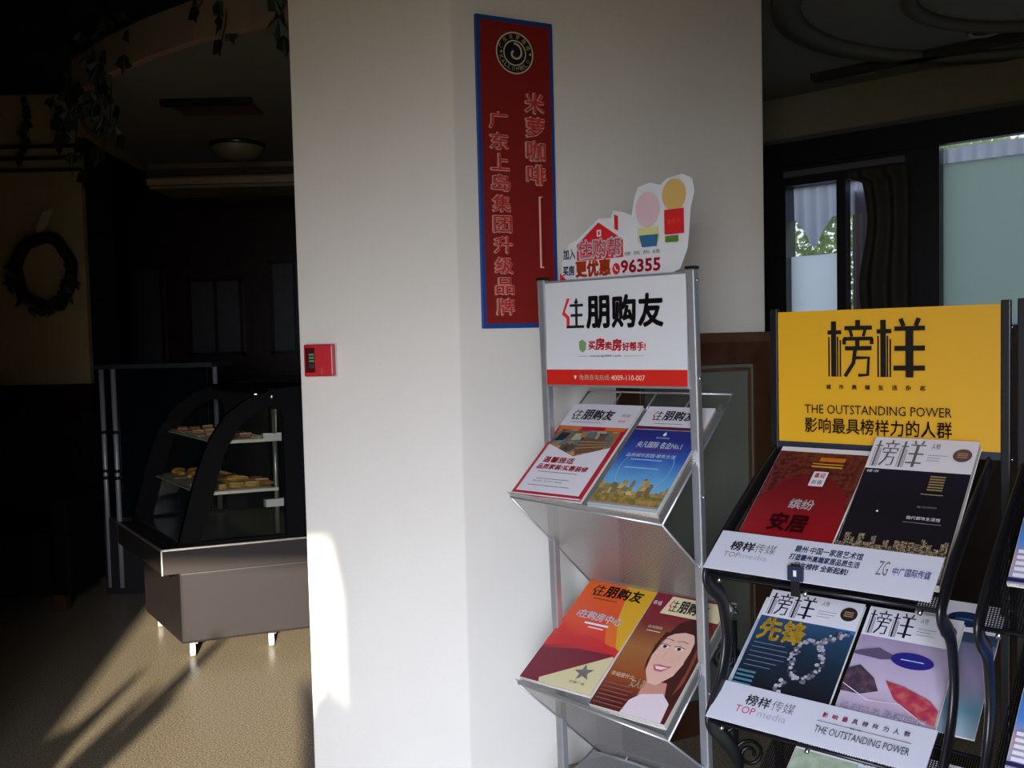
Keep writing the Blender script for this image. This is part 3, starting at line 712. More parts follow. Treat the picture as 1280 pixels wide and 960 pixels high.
def art_lilac(p, w, L):
    base = ramp_mat('print_lilac_clouds', 'linear', [(0, (44, 36, 66)), (.18, (52, 42, 76)), (.24, (150, 124, 146)), (.5, (196, 180, 200)), (.7, (186, 168, 192)), (1, (150, 130, 160))], 14, 'Y', 0, L, distort=.10)
    p.rect(0, 0, w, L, base)
    head_bang(p, w, L, .245, mat('magenta_badge', (120, 90, 120), 0.4), NAVYINK)
    p.poly([(0, L*.60), (w*.25, L*.66), (w*.5, L*.60), (w*.3, L*.57), (0, L*.58)], mat('grey_hill', (92, 80, 104), 0.4))
    p.poly([(0, L*.28), (0, L*.46), (w*.12, L*.50), (w*.3, L*.42), (w*.38, L*.33), (w*.2, L*.28)], ramp_mat('print_dark_rock', 'noise', [(0, (30, 26, 36)), (.5, (70, 56, 70)), (1, (150, 100, 110))], 60))
    p.poly([(w*.42, L*.42), (w*.62, L*.40), (w*.9, L*.34), (w, L*.28), (w, L*.17), (w*.8, L*.20), (w*.55, L*.30)], ramp_mat('print_red_foliage', 'noise', [(0, (90, 20, 50)), (.5, (176, 60, 80)), (1, (214, 150, 110))], 60))
    p.line([(0, L*.34), (w*.3, L*.25), (w*.62, L*.27), (w*.9, L*.17)], .0016, MAGPAPER)
    p.ell(w*.62, L*.60, w*.22, L*.062, mat('indigo_badge', (44, 36, 120), 0.35)); p.rect(w*.50, L*.597, w*.74, L*.605, MATS.get('pale_blue_ink', MAGPAPER))
    p.text('百年时光 花园城市', w*.06, L*.155, w*.86, L*.045, mat('lilac_ink', (206, 196, 222), 0.4), .02, slant=0)
    lines(p, w*.1, L*.12, w*.7, 3, mat('dim_lilac_ink', (110, 100, 140), 0.4), .012, .002, .3)
def art_teal_spare(p, w, L):
    p.rect(0, 0, w, L, ramp_mat('print_teal_fade', 'linear', [(0, (176, 186, 196)), (.35, (96, 136, 150)), (.6, (140, 126, 150)), (1, (90, 96, 120))], 8, 'Y', 0, L*.8, distort=.06))
    p.rect(0, L*.76, w, L, MAGPAPER)
    p.ell(w*.60, L*.86, w*.22, L*.062, mat('navy_badge', (30, 44, 84), 0.35)); p.rect(w*.48, L*.855, w*.72, L*.866, MATS['teal_ink'])
    p.rect(0, L*.68, w, L*.76, mat('dark_teal_print', (50, 66, 84), 0.4))
def art_green_figure(p, w, L):
    p.rect(0, 0, w, L, ramp_mat('print_green_pale', 'noise', [(0, (110, 128, 104)), (.5, (164, 176, 150)), (1, (208, 212, 196))], 40)); head_bang(p, w, L, .20)
def art_white_bang(p, w, L):
    p.rect(0, 0, w, L, mat('pale_blue_print', (176, 186, 206), 0.4)); head_bang(p, w, L, .22, None, GREYINK)
def art_blue_right(p, w, L):
    p.rect(0, 0, w, L, ramp_mat('print_blue_clouds', 'linear', [(0, (74, 60, 96)), (.14, (170, 170, 200)), (.32, (196, 160, 170)), (.45, (84, 140, 214)), (1, (30, 74, 170))], 10, 'Y', 0, L, distort=.08))
    p.rect(0, L*.84, w, L, MAGPAPER); logo_bang(p, w*.04, L*.87, w*.4, L*.1, GREYINK)
    for k in range(5): p.rect(w*.03, L*(.04 + .045*k), w*.24, L*(.068 + .045*k), mat('white_ink', (236, 238, 244)))
    p.rect(0, 0, w, L*.03, mat('deep_purple_print', (44, 36, 80), 0.4))
def art_blue_right2(p, w, L):
    art_blue_right(p, w, L); p.ell(w*.5, L*.55, w*.2, L*.06, MATS['indigo_badge'])

# ================================================================== SILVER RACK
RA = math.atan2(-0.64205, 0.76666)
MWR = frame(0.09346, 2.59927, 0, RA)
wr = empty('magazine_rack', MWR, 'silver magazine rack with white header board standing in front of the column', 'magazine rack')
lean = lambda z: 0.045 * (1.565 - z) / 1.4
for u in (0.0, 0.470):
    pb = MB(); z0, z1 = 0.03, 1.563
    y0, y1 = lean(z0), lean(z1)
    pts = lambda yy, zz: [(u-.012, yy-.012, zz), (u+.012, yy-.012, zz), (u+.012, yy+.012, zz), (u-.012, yy+.012, zz)]
    pb.hexa(pts(y0, z0), pts(y1, z1), ALU)
    pole = pb.build('upright_pole', wr, bevel=.004)
    MB().box((u-.013, -.013, 1.563), (u+.013, .013, 1.570), BLACKM).build('end_cap', pole)
    for zz in (1.535, 1.29, .99, .48):
        MB().tube([(u+.0125, lean(zz), zz), (u+.0165, lean(zz), zz)], .0045, STEEL, 8).build('bolt', pole)
    MB().box((u-.014, -.22, 0.0), (u+.014, .17, .03), ALU).build('foot', wr, bevel=.003)
MB().box((.012, .035, .10), (.458, .055, .13), ALU).build('cross_bar', wr)
# header board
hbz0, hbz1 = 1.270, 1.552
MB().box((.0125, -.006, hbz0), (.4575, .006, hbz1), WHITEP).build('header_board', wr)
MB().box((.010, -.008, hbz1), (.460, .008, hbz1+.006), ALU).build('header_edge', wr)
MB().box((.010, -.008, hbz0-.006), (.460, .008, hbz0), ALU).build('header_edge', wr)
p = Print((0, -.0063, 0))
p.rect(.0125, hbz0, .4575, hbz0+.042, mat('header_red', (206, 34, 22), 0.45))
BLK = mat('masthead_black', (30, 22, 26), 0.45); MR2 = mat('masthead_red2', (222, 44, 52), 0.45)
logo_zhu(p, .072, 1.425, .325, .082, BLK, MR2, .035)
p.poly([(.128, 1.388), (.140, 1.394), (.152, 1.385), (.150, 1.366), (.140, 1.358), (.130, 1.366)], mat('mascotless_green_mark', (120, 150, 100), 0.45))
p.text('买', .160, 1.366, .022, .022, MR2, .03); p.text('房', .184, 1.366, .028, .030, MR2, .04); p.text('卖', .214, 1.365, .022, .022, MR2, .03); p.text('房', .238, 1.363, .028, .030, MR2, .04)
p.text('好帮手!', .270, 1.362, .070, .022, MR2, .03)
p.text('www.zp365.com', .165, 1.345, .100, .0075, BLK); p.rect(.130, 1.348, .158, 1.3488, GREYINK); p.rect(.275, 1.348, .335, 1.3488, GREYINK)
LC = mat('pale_strip_ink', (236, 214, 190), 0.45)
p.text('免费咨询热线:', .130, 1.284, .100, .015, LC, .01); p.text('4009-110-007', .234, 1.284, .104, .014, LC); p.poly([(.112, 1.296), (.122, 1.296), (.117, 1.285)], LC)
p.build('header_print', wr)

def white_tray(idx, yb, zb, yf, zfL, zfR, yu, zu, wires):
    """sloping perforated tray: back edge (yb, zb), front edge (yf, zf), support sheet back down to (yu, zu)"""
    def PT(u, s):      # s 0 back .. 1 front
        zf = zfL + (zfR - zfL) * u / .47
        return Vector((u, -(yb + (yf-yb)*s), zb + (zf-zb)*s))
    L = math.hypot(yf-yb, zfL-zb)
    g = MB().grid(lambda a, s: PT(.47*a, wires + (1-wires)*s), 4, 4, GRILLE)
    tray = g.build('tray', wr, uv=lambda v: (v.x, -v.y*1.25))
    f = MB()
    f.tube([PT(0, 0), PT(.47, 0)], .0028, ALU, 8); f.tube([PT(0, wires), PT(.47, wires)], .0028, ALU, 8)
    for k in range(5): f.tube([PT(.1175*k, 0), PT(.1175*k, wires)], .0024, ALU, 8)
    f.tube([PT(0, 0), PT(0, 1)], .003, ALU, 8); f.tube([PT(.47, 0), PT(.47, 1)], .003, ALU, 8)
    f.build('wire_frame', tray)
    nrm = Vector((0, -(zb-zfL), (yf-yb))).normalized(); nrm = Vector((0, -abs(nrm.y), abs(nrm.z)))
    def lip(u, s): return PT(.47*u, 1) + nrm * (.022*s) + Vector((0, -.004*s, 0))
    MB().grid(lip, 4, 1, GRILLE).build('front_lip', tray, uv=lambda v: (v.x, v.z))
    def guard(a, s): return PT(.47, .15 + .85*a) + nrm * (.030*s)
    MB().grid(guard, 6, 1, GRILLE).build('side_guard', tray, uv=lambda v: (v.y, v.z))
    def sup(u, s):
        a = PT(.47*u, 1); b_ = Vector((.47*u, -yu, zu)); return a + (b_-a)*s
    MB().grid(sup, 4, 6, GRILLE).build('support_sheet', wr, uv=lambda v: (v.x, v.z))
    f = MB()
    for u in (0, 1): f.tube([sup(u, 0), sup(u, 1)], .003, ALU, 8)
    f.tube([sup(0, 0), sup(1, 0)], .003, ALU, 8); f.tube([sup(0, 1), sup(1, 1)], .003, ALU, 8)
    f.build('support_frame', wr)
white_tray(0, -.215, 1.237, .162, .972, .948, -.228, .640, .16)
white_tray(1, -.225, .664, .150, .455, .418, -.230, .125, .10)
white_tray(2, -.225, .150, .10, .07, .06, -.10, .050, .10)

G1 = 'magazines on the silver rack'
magazine(MWR, (.003, .236, -.150, 1.192, .160, .970), .008, 'magazine with a room photo in a red frame, upper left tray of the silver rack', art_interior, G1, lift=.008)
magazine(MWR, (.262, .462, -.146, 1.186, .160, .958), .018, 'magazine with a blue sky over tan towers, upper right tray of the silver rack', art_blue_city, G1, lift=.006)
magazine(MWR, (.002, .236, -.214, .655, .138, .460), .010, 'orange and yellow magazine with a cream corner, lower left tray of the silver rack', art_orange, G1, lift=.006)
magazine(MWR, (.240, .462, -.214, .650, .142, .436), .020, 'magazine with a smiling woman in brown tones, lower right tray of the silver rack', art_woman, G1, lift=.006)
# topper board tucked behind the header
tp = empty('topper_board', MWR @ Matrix.Translation((0, .012, 1.557)), 'white cut-out advert board standing up above the header of the silver rack', 'sign')
out = [(.055, .0), (.060, .055), (.085, .100), (.110, .108), (.185, .160), (.225, .158), (.232, .176), (.262, .170), (.290, .158), (.298, .200), (.310, .228), (.345, .236), (.378, .226), (.395, .240), (.440, .246), (.468, .232), (.474, .200), (.462, .160), (.458, .110), (.452, .060), (.430, .010), (.405, 0)]
MB().prism([(x, 0, z) for x, z in out], (0, .004, 0), WHITEP).build('board', tp)
p = Print((0, -.0004, 0))
RT = mat('topper_red', (206, 32, 40), 0.45); OT = mat('topper_orange', (224, 84, 32), 0.45)
p.poly([(.112, .052), (.112, .095), (.185, .150), (.262, .098), (.262, .052)], RT)
p.poly([(.236, .128), (.248, .122), (.248, .160), (.236, .166)], RT)
p.line([(.105, .098), (.185, .156), (.27, .10)], .004, MAGPAPER); p.rect(.180, .112, .194, .130, MAGPAPER); p.rect(.184, .116, .190, .126, RT)
p.text('住购帮', .116, .056, .142, .050, MAGPAPER, .06); p.text('住购帮', .119, .059, .136, .044, RT, .0)
p.text('加入', .068, .058, .040, .028, INKB, .02); p.text('买房', .066, .014, .038, .026, INKB, .03)
p.text('更优惠', .110, .008, .112, .042, OT, .05); p.poly([(.056, 0), (.080, 0), (.056, .022)], RT)
p.ell(.242, .022, .012, .015, RT, 20); p.line([(.237, .030), (.240, .020), (.248, .016)], .003, MAGPAPER)
p.text('96355', .258, .010, .118, .032, RT, .03); p.text('便 民 热 线', .268, .054, .108, .010, GREYINK)
# plain stand-in colours where the cartoon animals were: a pale patch, a tan patch, the red card, a blue patch
p.ell(.342, .168, .036, .044, mat('topper_pale_pink', (214, 182, 186), 0.5)); p.ell(.420, .196, .034, .040, mat('topper_tan', (206, 168, 96), 0.5))
p.poly([(.312, .120), (.372, .120), (.378, .084), (.312, .084)], mat('topper_yellow_green', (206, 206, 130), 0.5)); p.poly([(.316, .102), (.374, .102), (.368, .072), (.324, .072)], mat('topper_blue', (50, 100, 140), 0.5))
p.rect(.392, .098, .448, .160, RT); p.text('会员卡', .400, .124, .038, .012, OT); p.rect(.394, .078, .432, .094, mat('topper_green', (90, 120, 50), 0.5))
p.build('board_print', tp)

# ================================================================== BLACK RACKS
def black_rack(RM, name, label, header=True):
    br = empty(name, RM, label, 'magazine rack')
    for u in (-.006, .506):
        pole = MB().box((u-.009, -.009, .02), (u+.009, .009, 1.457), BLACKM).build('upright_pole', br, bevel=.002)
        for zz in (1.40, 1.12, .80, .42): MB().tube([(u+.009, 0, zz), (u+.013, 0, zz)], .004, STEEL, 8).build('bolt', pole)
        MB().box((u-.012, -.30, 0), (u+.012, .20, .025), BLACKM).build('foot', br)
    wave = [(.0,1.13),(.15,1.05),(.30,.962),(.375,.905),(.388,.885),(.375,.865),(.33,.83),(.31,.785),(.30,.72),(.32,.655),(.365,.60),(.385,.570),(.37,.545),(.33,.51),(.27,.45),(.25,.4),(.29,.33),(.37,.26),(.37,.22),(.2,.05)]
    # smooth
    pts = [Vector((0, -a, z)) for a, z in wave]; sm = []
    for i in range(len(pts)-1):
        p0 = pts[max(i-1,0)]; p1 = pts[i]; p2 = pts[i+1]; p3 = pts[min(i+2, len(pts)-1)]
        for k in range(4):
            t_ = k/4; sm.append(.5*((2*p1) + (p2-p0)*t_ + (2*p0-5*p1+4*p2-p3)*t_*t_ + (3*p1-p0-3*p2+p3)*t_**3))
    sm.append(pts[-1])
    for u, nm in ((-.004, 0), (.474, 1)):
        MB().tube([v + Vector((u, .022, -.012)) for v in sm], .013, BLACKM, 8, flat=(.6, 1.6)).build('side_rail', br)
        if nm == 0: MB().tube([v + Vector((u-.006, .010, -.012)) for v in sm[22:38]], .0016, STEEL, 6).build('edge_strip', br)
    for k, (yb, zb, yf, zf) in enumerate(((-.02, 1.145, .385, .885), (-.02, .80, .383, .560), (-.02, .47, .37, .245))):
        tr = MB().grid(lambda a, s: (.47*a, -(yb+(yf-yb)*s*.93), zb - .022 + (zf-zb-.012)*s*.93), 4, 4, GRILLE_B).build('tray', br, uv=lambda v: (v.x, v.y*1.25))
        MB().tube([(0, -yb, zb-.020), (.47, -yb, zb-.020)], .005, BLACKM, 8).build('tray_rod', tr)
        MB().tube([(0, -yf+.012, zf-.004), (.47, -yf+.012, zf-.004)], .004, BLACKM, 8).build('tray_rod', tr)
        for u in (.03, .22, .44): MB().tube([(u, -yf+.014, zf-.008), (u, -yf+.004, zf-.014)], .005, STEEL, 8).build('bolt', tr)
    return br
MYR = frame(0.65375, 2.26051, 0, RA)
yr = black_rack(MYR, 'magazine_rack', 'black magazine rack with yellow header board, right of the silver rack')
YEL = mat('yellow_board_print', (222, 166, 22), 0.45)
MB().box((.004, -.004, 1.1345), (.496, .004, 1.449), YEL).build('header_board', yr)
MB().box((.0, -.007, 1.118), (.5, .007, 1.1345), mat('dark_steel_blue', (40, 44, 58), 0.4)).build('header_edge', yr)
p = Print((0, -.0043, 0))
BI = mat('dark_brown_black', (22, 16, 6), 0.6, spec=.2)
logo_bang(p, .127, 1.293, .223, .130, BI)
for i, ch in enumerate('城市高端生活杂志'): p.text(ch, .127 + i*.0302, 1.264, .011, .011, BI, .02)
p.text('THE OUTSTANDING POWER', .076, 1.206, .328, .021, BI)
p.text('影响最具榜样力的人群', .076, 1.160, .328, .036, BI, .008)
p.build('header_print', yr)
def strip(rack, yt, zt, yb, zb, u0, u1, art, label, lift=.004):
    O = Vector((u0, -yb, zb)); Y = Vector((0, -yt+yb, zt-zb)); L = Y.length; Y.normalize(); X = Vector((1,0,0)); N = X.cross(Y)
    e = MB().hexa([O + N*lift, O + X*(u1-u0) + N*lift, O + X*(u1-u0) + N*(lift-.003), O + N*(lift-.003)],
                  [O + Y*L + N*lift, O + Y*L + X*(u1-u0) + N*lift, O + Y*L + X*(u1-u0) + N*(lift-.003), O + Y*L + N*(lift-.003)], mat('strip_white', (206, 206, 216), 0.45)).build('label_strip', rack, label=label)
    p = Print(O + N*(lift+.0002), X, Y, N); art(p, u1-u0, L); p.build('strip_print', e)
    return e
BLI = mat('steel_blue_print', (60, 84, 120), 0.5); PUR = mat('blue_violet_print', (110, 116, 190), 0.5)
def s1(p, w, L):
    p.text('榜样', w*.08, L*.52, w*.115, L*.24, INK, .03); p.text('传媒', w*.20, L*.52, w*.10, L*.24, GREYINK)
    p.text('TOP', w*.065, L*.33, w*.08, L*.13, GREYINK); p.text('media', w*.15, L*.33, w*.13, L*.13, mat('pale_grey_ink', (170, 166, 180), 0.5))
    p.text('赣州·中国一家居艺术馆', w*.385, L*.67, w*.30, L*.17, BLI, .02); p.text('打造赣州高端家居品质生活', w*.375, L*.47, w*.31, L*.15, BLI, .03); p.text('尽在榜样 全新起航!', w*.41, L*.27, w*.24, L*.15, BLI, .03)
    p.text('ZG', w*.76, L*.38, w*.045, L*.34, GREYINK); p.text('中广国际传媒', w*.825, L*.42, w*.15, L*.19, PUR, .01)
strip(yr, .290, .952, .385, .890, 0.0, .462, s1, 'white label strip with small blue lettering', .013)
cl = MB(); cl.box((.196, -.392, .868), (.214, -.386, .934), BLACKM); cl.box((.190, -.394, .900), (.222, -.388, .930), mat('clip_blue_black', (30, 40, 60), 0.4)); cl.box((.203, -.396, .910), (.209, -.392, .922), WHITEP)
cl.build('strip_clip', yr)
PK = mat('pink_red_print', (196, 60, 100), 0.5); DG = mat('dark_green_ink', (44, 58, 60), 0.5)
def s2(p, w, L):
    p.text('榜样', w*.15, L*.52, w*.12, L*.27, DG, .02); p.text('传媒', w*.28, L*.52, w*.11, L*.27, GREYINK)
    p.text('TOP', w*.12, L*.28, w*.10, L*.18, PK); p.text('media', w*.235, L*.28, w*.14, L*.17, mat('pale_grey_ink', (170, 166, 180)))
    for i, ch in enumerate('影响最具榜样力人群'): p.text(ch, w*(.52 + .045*i), L*.66, w*.024, L*.12, PK if i < 3 else mat('mauve_ink', (120, 90, 110), 0.5), .02)
    p.rect(w*.51, L*.52, w*.92, L*.535, mat('mauve_ink', (120, 90, 110))); p.text('榜 样', w*.66, L*.50, w*.05, L*.05, DG)
    p.text('THE OUTSTANDING POWER', w*.515, L*.24, w*.41, L*.17, DG)
strip(yr, .292, .612, .385, .562, 0.0, .45, s2, 'white label strip with pink and dark lettering', .013)
G2 = 'magazines on the black rack with yellow header'
magazine(MYR, (.028, .238, .030, 1.118, .318, .922), .006, 'dark red magazine with a white seal, top left tray of the black rack', art_red, G2, lift=.002)
magazine(MYR, (.246, .462, .012, 1.140, .318, .899), .020, 'night-blue magazine with city lights under a white masthead, top right tray of the black rack', art_night, G2, lift=.002)
magazine(MYR, (-.004, .200, .062, .752, .320, .577), .006, 'plain white-edged magazine showing left of the dark teal one on the black rack', art_white_bang, G2, lift=.000)
magazine(MYR, (.010, .232, .052, .764, .320, .577), .008, 'dark teal magazine with yellow title and silver beads, middle left tray of the black rack', art_pioneer, G2, lift=.008)
magazine(MYR, (.245, .440, .054, .762, .320, .573), .012, 'lilac magazine with clouds and an indigo oval, middle right tray of the black rack', art_lilac, G2, lift=.006)
magazine(MYR, (.330, .505, -.010, .796, .26, .605), .004, 'teal and white magazine sticking out at the right of the middle tray', art_teal_spare, G2, lift=-.002)
magazine(MYR, (.080, .225, .045, .440, .30, .290), .006, 'pale green magazine, bottom left tray of the black rack, cut off by the photo edge', art_green_figure, G2, lift=.004)
magazine(MYR, (.228, .44, .045, .440, .30, .290), .010, 'pale blue magazine, bottom right tray of the black rack, cut off by the photo edge', art_white_bang, G2, lift=.004)

M3R = frame(0.65375 + 0.76666*.555 - .64205*.06, 2.26051 - .64205*.555 - .76666*.06, 0, RA)
r3 = black_rack(M3R, 'magazine_rack', 'black magazine rack at the right edge of the photo')
MB().box((.0, -.006, 1.13), (.5, .006, 1.15), BLACKM).build('top_bar', r3)
G3 = 'magazines on the black rack at the right edge'
magazine(M3R, (.028, .238, .030, 1.118, .300, .940), .008, 'blue magazine at the right edge of the photo, upper tray', art_blue_right, G3, lift=.002)
magazine(M3R, (.028, .238, .046, .770, .310, .610), .008, 'blue magazine at the right edge of the photo, lower tray', art_blue_right2, G3, lift=.004)

# wrought iron scroll stand seen between the racks
isx = empty('iron_scroll_stand', (0.635, 2.66, 0), 'dark wrought iron scroll stand on the floor between the two racks', 'stand')
def scroll(cx, cz, r, turns, dirn, y=0.0):
    return [(cx + dirn*(r*(1-.75*t/ (turns*12)))*math.cos(t*math.pi/6), y, cz + (r*(1-.75*t/(turns*12)))*math.sin(t*math.pi/6)) for t in range(int(turns*12)+1)]
for i, (cx, cz, r, dd) in enumerate(((-.03, .45, .045, 1), (.035, .36, .05, -1), (-.03, .26, .05, 1), (.04, .16, .045, -1))):
    MB().tube(scroll(cx, cz, r, 1.6, dd), .006, BLACKM, 6).build('scroll', isx)
MB().tube([(0, 0, 0.01), (0, 0, .56)], .008, BLACKM, 8).build('post', isx)
MB().lathe([(.065, 0), (.065, .012), (.02, .02), (.008, .04)], BLACKM).build('base', isx)

# ================================================================== PASTRY DISPLAY CASE
CP = Vector((-1.5025, 4.0554, 0)); ce = Vector((.94114, .33803, 0)); cg = Vector((-.575, .818, 0)).normalized()
def K(a, g, z): return ce*a + cg*g + Vector((0, 0, z))
dc = empty('pastry_display_case', CP, 'curved glass pastry display case with black frame and grey-brown body on casters', 'display case')
LAM = mat('plum_grey_laminate', (42, 36, 35), 0.5, spec=.3, noise=0.06, nscale=6); LAMT = mat('pale_metal_edge', (190, 176, 162), 0.35, .5)
def kbox(a0, a1, g0, g1, z0, z1, m, mb=None):
    mb = mb or MB()
    return mb.hexa([K(a0,g0,z0), K(a1,g0,z0), K(a1,g1,z0), K(a0,g1,z0)], [K(a0,g0,z1), K(a1,g0,z1), K(a1,g1,z1), K(a0,g1,z1)], m)
kbox(0.0, .74, 0, .66, .07, .395, LAM).build('body', dc, bevel=.012)
kbox(-.07, .76, -.005, .87, .390, .500, mat('deck_laminate', (56, 48, 46), 0.6, spec=.3)).build('deck', dc, bevel=.004)
ee = kbox(-.074, .764, -.009, .0, .498, .506, LAMT); kbox(-.076, -.066, -.009, .87, .498, .506, LAMT, ee); kbox(-.076, -.070, -.009, -.003, .39, .506, LAMT, ee); ee.build('deck_edge', dc)
BF = mat('black_case_frame', (7, 7, 8), 0.6, spec=.08)
outer = [(.0,.506),(.03,.62),(.08,.80),(.14,.965),(.225,1.09),(.33,1.165),(.45,1.198),(.60,1.212),(.74,1.215)]
inner = [(.095,.52),(.125,.62),(.165,.76),(.215,.92),(.28,1.035),(.36,1.10),(.43,1.125),(.47,1.10),(.475,1.06),(.475,.52)]
def side_ring(g0, g1, name):
    m = MB(); o2 = [(x, z) for x, z in outer] ; n_ = len(outer)
    def resample(pl, n):
        d = [0]
        for i in range(1, len(pl)): d.append(d[-1] + math.hypot(pl[i][0]-pl[i-1][0], pl[i][1]-pl[i-1][1]))
        res = []
        for k in range(n+1):
            t_ = d[-1]*k/n
            for i in range(1, len(pl)):
                if t_ <= d[i] + 1e-9:
                    f = (t_-d[i-1])/max(d[i]-d[i-1], 1e-9); res.append((pl[i-1][0]+(pl[i][0]-pl[i-1][0])*f, pl[i-1][1]+(pl[i][1]-pl[i-1][1])*f)); break
        return res
    a = resample(outer[:8], 18); b_ = resample(inner[:9], 18)
    for i in range(18):
        q = [a[i], a[i+1], b_[i+1], b_[i]]
        m.hexa([K(x, g0, z) for x, z in q], [K(x, g1, z) for x, z in q], BF)
    kbox(.475, .74, g0, g1, .506, 1.06, BF, m)
    m.hexa([K(x, g0, z) for x, z in ((.60,1.212),(.74,1.215),(.74,1.06),(.475,1.06))], [K(x, g1, z) for x, z in ((.60,1.212),(.74,1.215),(.74,1.06),(.475,1.06))], BF)
    kbox(.0, .475, g0, g1, .506, .525, BF, m)
    r = m.build(name, dc)
    m2 = MB().prism([K(x, (g0+g1)/2, z) for x, z in inner], cg*.002, GLASS); m2.build('side_glass', r)
    return r
sr = side_ring(0.0, .028, 'side_frame'); side_ring(.842, .87, 'side_frame')
MB().tube([K(.43, -.004, 1.165), K(.43, .004, 1.165)], .011, STEEL, 12).build('bolt', sr)
gm = MB()
gm.grid(lambda a, s: K(*(lambda o: (o[0], .03 + .81*s, o[1]))(outer[min(int(a*7), 6)] if a*7 == int(a*7) else (outer[int(a*7)][0] + (outer[int(a*7)+1][0]-outer[int(a*7)][0])*(a*7-int(a*7)), outer[int(a*7)][1] + (outer[int(a*7)+1][1]-outer[int(a*7)][1])*(a*7-int(a*7))))), 28, 4, GLASS)
gm.build('front_glass', dc)
kbox(.42, .74, .028, .842, 1.17, 1.20, BF).build('top_panel', dc)
kbox(.70, .74, .028, .842, .506, 1.17, BF).build('back_panel', dc)
kbox(.03, .70, .03, .84, .506, .515, mat('case_floor_steel', (110, 116, 110), 0.25, .6)).build('floor_tray', dc)
SHG = mat('shelf_glass_edge', (196, 206, 186), 0.2, alpha=.85)
for z in (.735, .965):
    x0 = .115 if z < .8 else .185
    s_ = kbox(x0, .46, .05, .82, z-.006, z, SHG).build('shelf', dc)
    kbox(x0-.004, .46, .044, .05, z-.010, z+.004, mat('shelf_rim', (214, 210, 184), 0.3, .2)).build('shelf_rim', s_)
for a in (.455, .60):
    MB().tube([K(a, .06, .515), K(a, .06, 1.10)], .011, mat('case_post', (150, 156, 140), 0.3, .6), 10).build('post', dc)
for z in (.65, .955): kbox(.40, .50, .045, .075, z, z+.035, mat('bracket_grey', (196, 196, 186), 0.35, .3)).build('shelf_bracket', dc)
lt = kbox(.62, .66, .10, .80, 1.13, 1.14, mat('case_fill_glow', (220, 220, 200), 0.5, emit=((255, 236, 196), 7.0))).build('case_fill', dc)  # glowing strip added out of sight to brighten the pastries
WHC = mat('white_nylon', (236, 236, 238), 0.4)
for a, g in ((.055, .045), (.66, .045), (.055, .60), (.40, .045), (.66, .60)):
    w_ = MB(); c0 = K(a, g, .034); w_.tube([c0 - ce*.012, c0 + ce*.012], .034, WHC, 18); wh = w_.build('caster_wheel', dc)
    kbox(a-.018, a+.018, g-.018, g+.018, .058, .071, STEEL).build('caster_fork', wh)

# pastries on the two shelves, each one its own thing
def croissant(name, x, g, z, s, rot, m, label):
    e = empty(name, Matrix.Translation(CP + K(x, g, z)) @ Matrix.Rotation(rot, 4, 'Z'), label, 'pastry', 'pastries in the display case')
    pts = [(s*math.cos(a)*1.0, s*.55*math.sin(a), s*.36) for a in [R_(20 + 14*k) for k in range(11)]]
    rs = [s*.10 + s*.26*math.sin(math.pi*k/10) + (s*.03 if k % 2 else 0) for k in range(11)]
    MB().tube(pts, s*.3, m, 10, rs=rs).build('crust', e)
def loaf(x, g, z, s, rot, m, label, topm=None):
    e = empty('cake_slice', Matrix.Translation(CP + K(x, g, z)) @ Matrix.Rotation(rot, 4, 'Z'), label, 'pastry', 'pastries in the display case')
    MB().box((-s, -s*.6, 0), (s, s*.6, s*.6), m).build('sponge', e, bevel=s*.15)
    MB().box((-s*.98, -s*.58, s*.6), (s*.98, s*.58, s*.75), topm or m).build('topping', e, bevel=s*.05)
CR = mat('golden_crust', (206, 158, 62), 0.5, noise=.3, nscale=60); CR2 = mat('brown_crust', (150, 92, 40), 0.5, noise=.3, nscale=60); CRM = mat('cream_topping', (214, 206, 160), 0.5); CHO = mat('berry_topping', (120, 40, 30), 0.4)
PL = mat('tray_white', (206, 200, 176), 0.4)
for z in (.735, .965):
    for j, g in enumerate((.18, .46, .72)):
        e = empty('serving_tray', Matrix.Translation(CP + K(.288 if z < .8 else .290, g, z)), ('cream serving tray on the %s glass shelf, %s' % ('lower' if z < .8 else 'upper', ('nearest the side frame', 'in the middle', 'at the far end')[j])), 'tray', 'serving trays in the display case')
        m = MB(); hw = .14 if z < .8 else .095
        v = [ce*a + cg*b_ for a, b_ in ((-hw, -.115), (hw, -.115), (hw, .115), (-hw, .115))]; vi = [q*.93 for q in v]
        m.hexa([q + Vector((0,0,.001)) for q in vi], [q + Vector((0,0,.008)) for q in v], PL); m.build('dish', e)
random.seed(5)
pos = 0
names_ = ['front row nearest the glass end', 'second from the glass end', 'beside the chrome post', 'behind the front ones', 'middle of the tray', 'at the tray edge', 'towards the far end', 'on the far tray', 'last one on the far tray']
k_ = 0
for g in (.10, .18, .26, .42, .50, .68, .76):
    for a in (.22, .29, .36, .43)[:4 if g < .3 else 3]:
        k_ += 1
        rr = random.random()
        if rr < .6: croissant('croissant', a, g, .744, .036 + .008*random.random(), random.random()*3, CR if random.random() < .6 else CR2, None)
        else: loaf(a, g, .744, .030, random.random()*3, CR, None, CRM if rr < .8 else CHO)
for g in (.12, .22, .44, .70):
    for a in (.225, .285, .345):
        loaf(a, g, .974, .026, random.random()*.6, CR2, None, CHO if random.random() < .5 else CRM)
ORD = ['nearest', 'second', 'third', 'fourth', 'fifth', 'sixth', 'seventh']
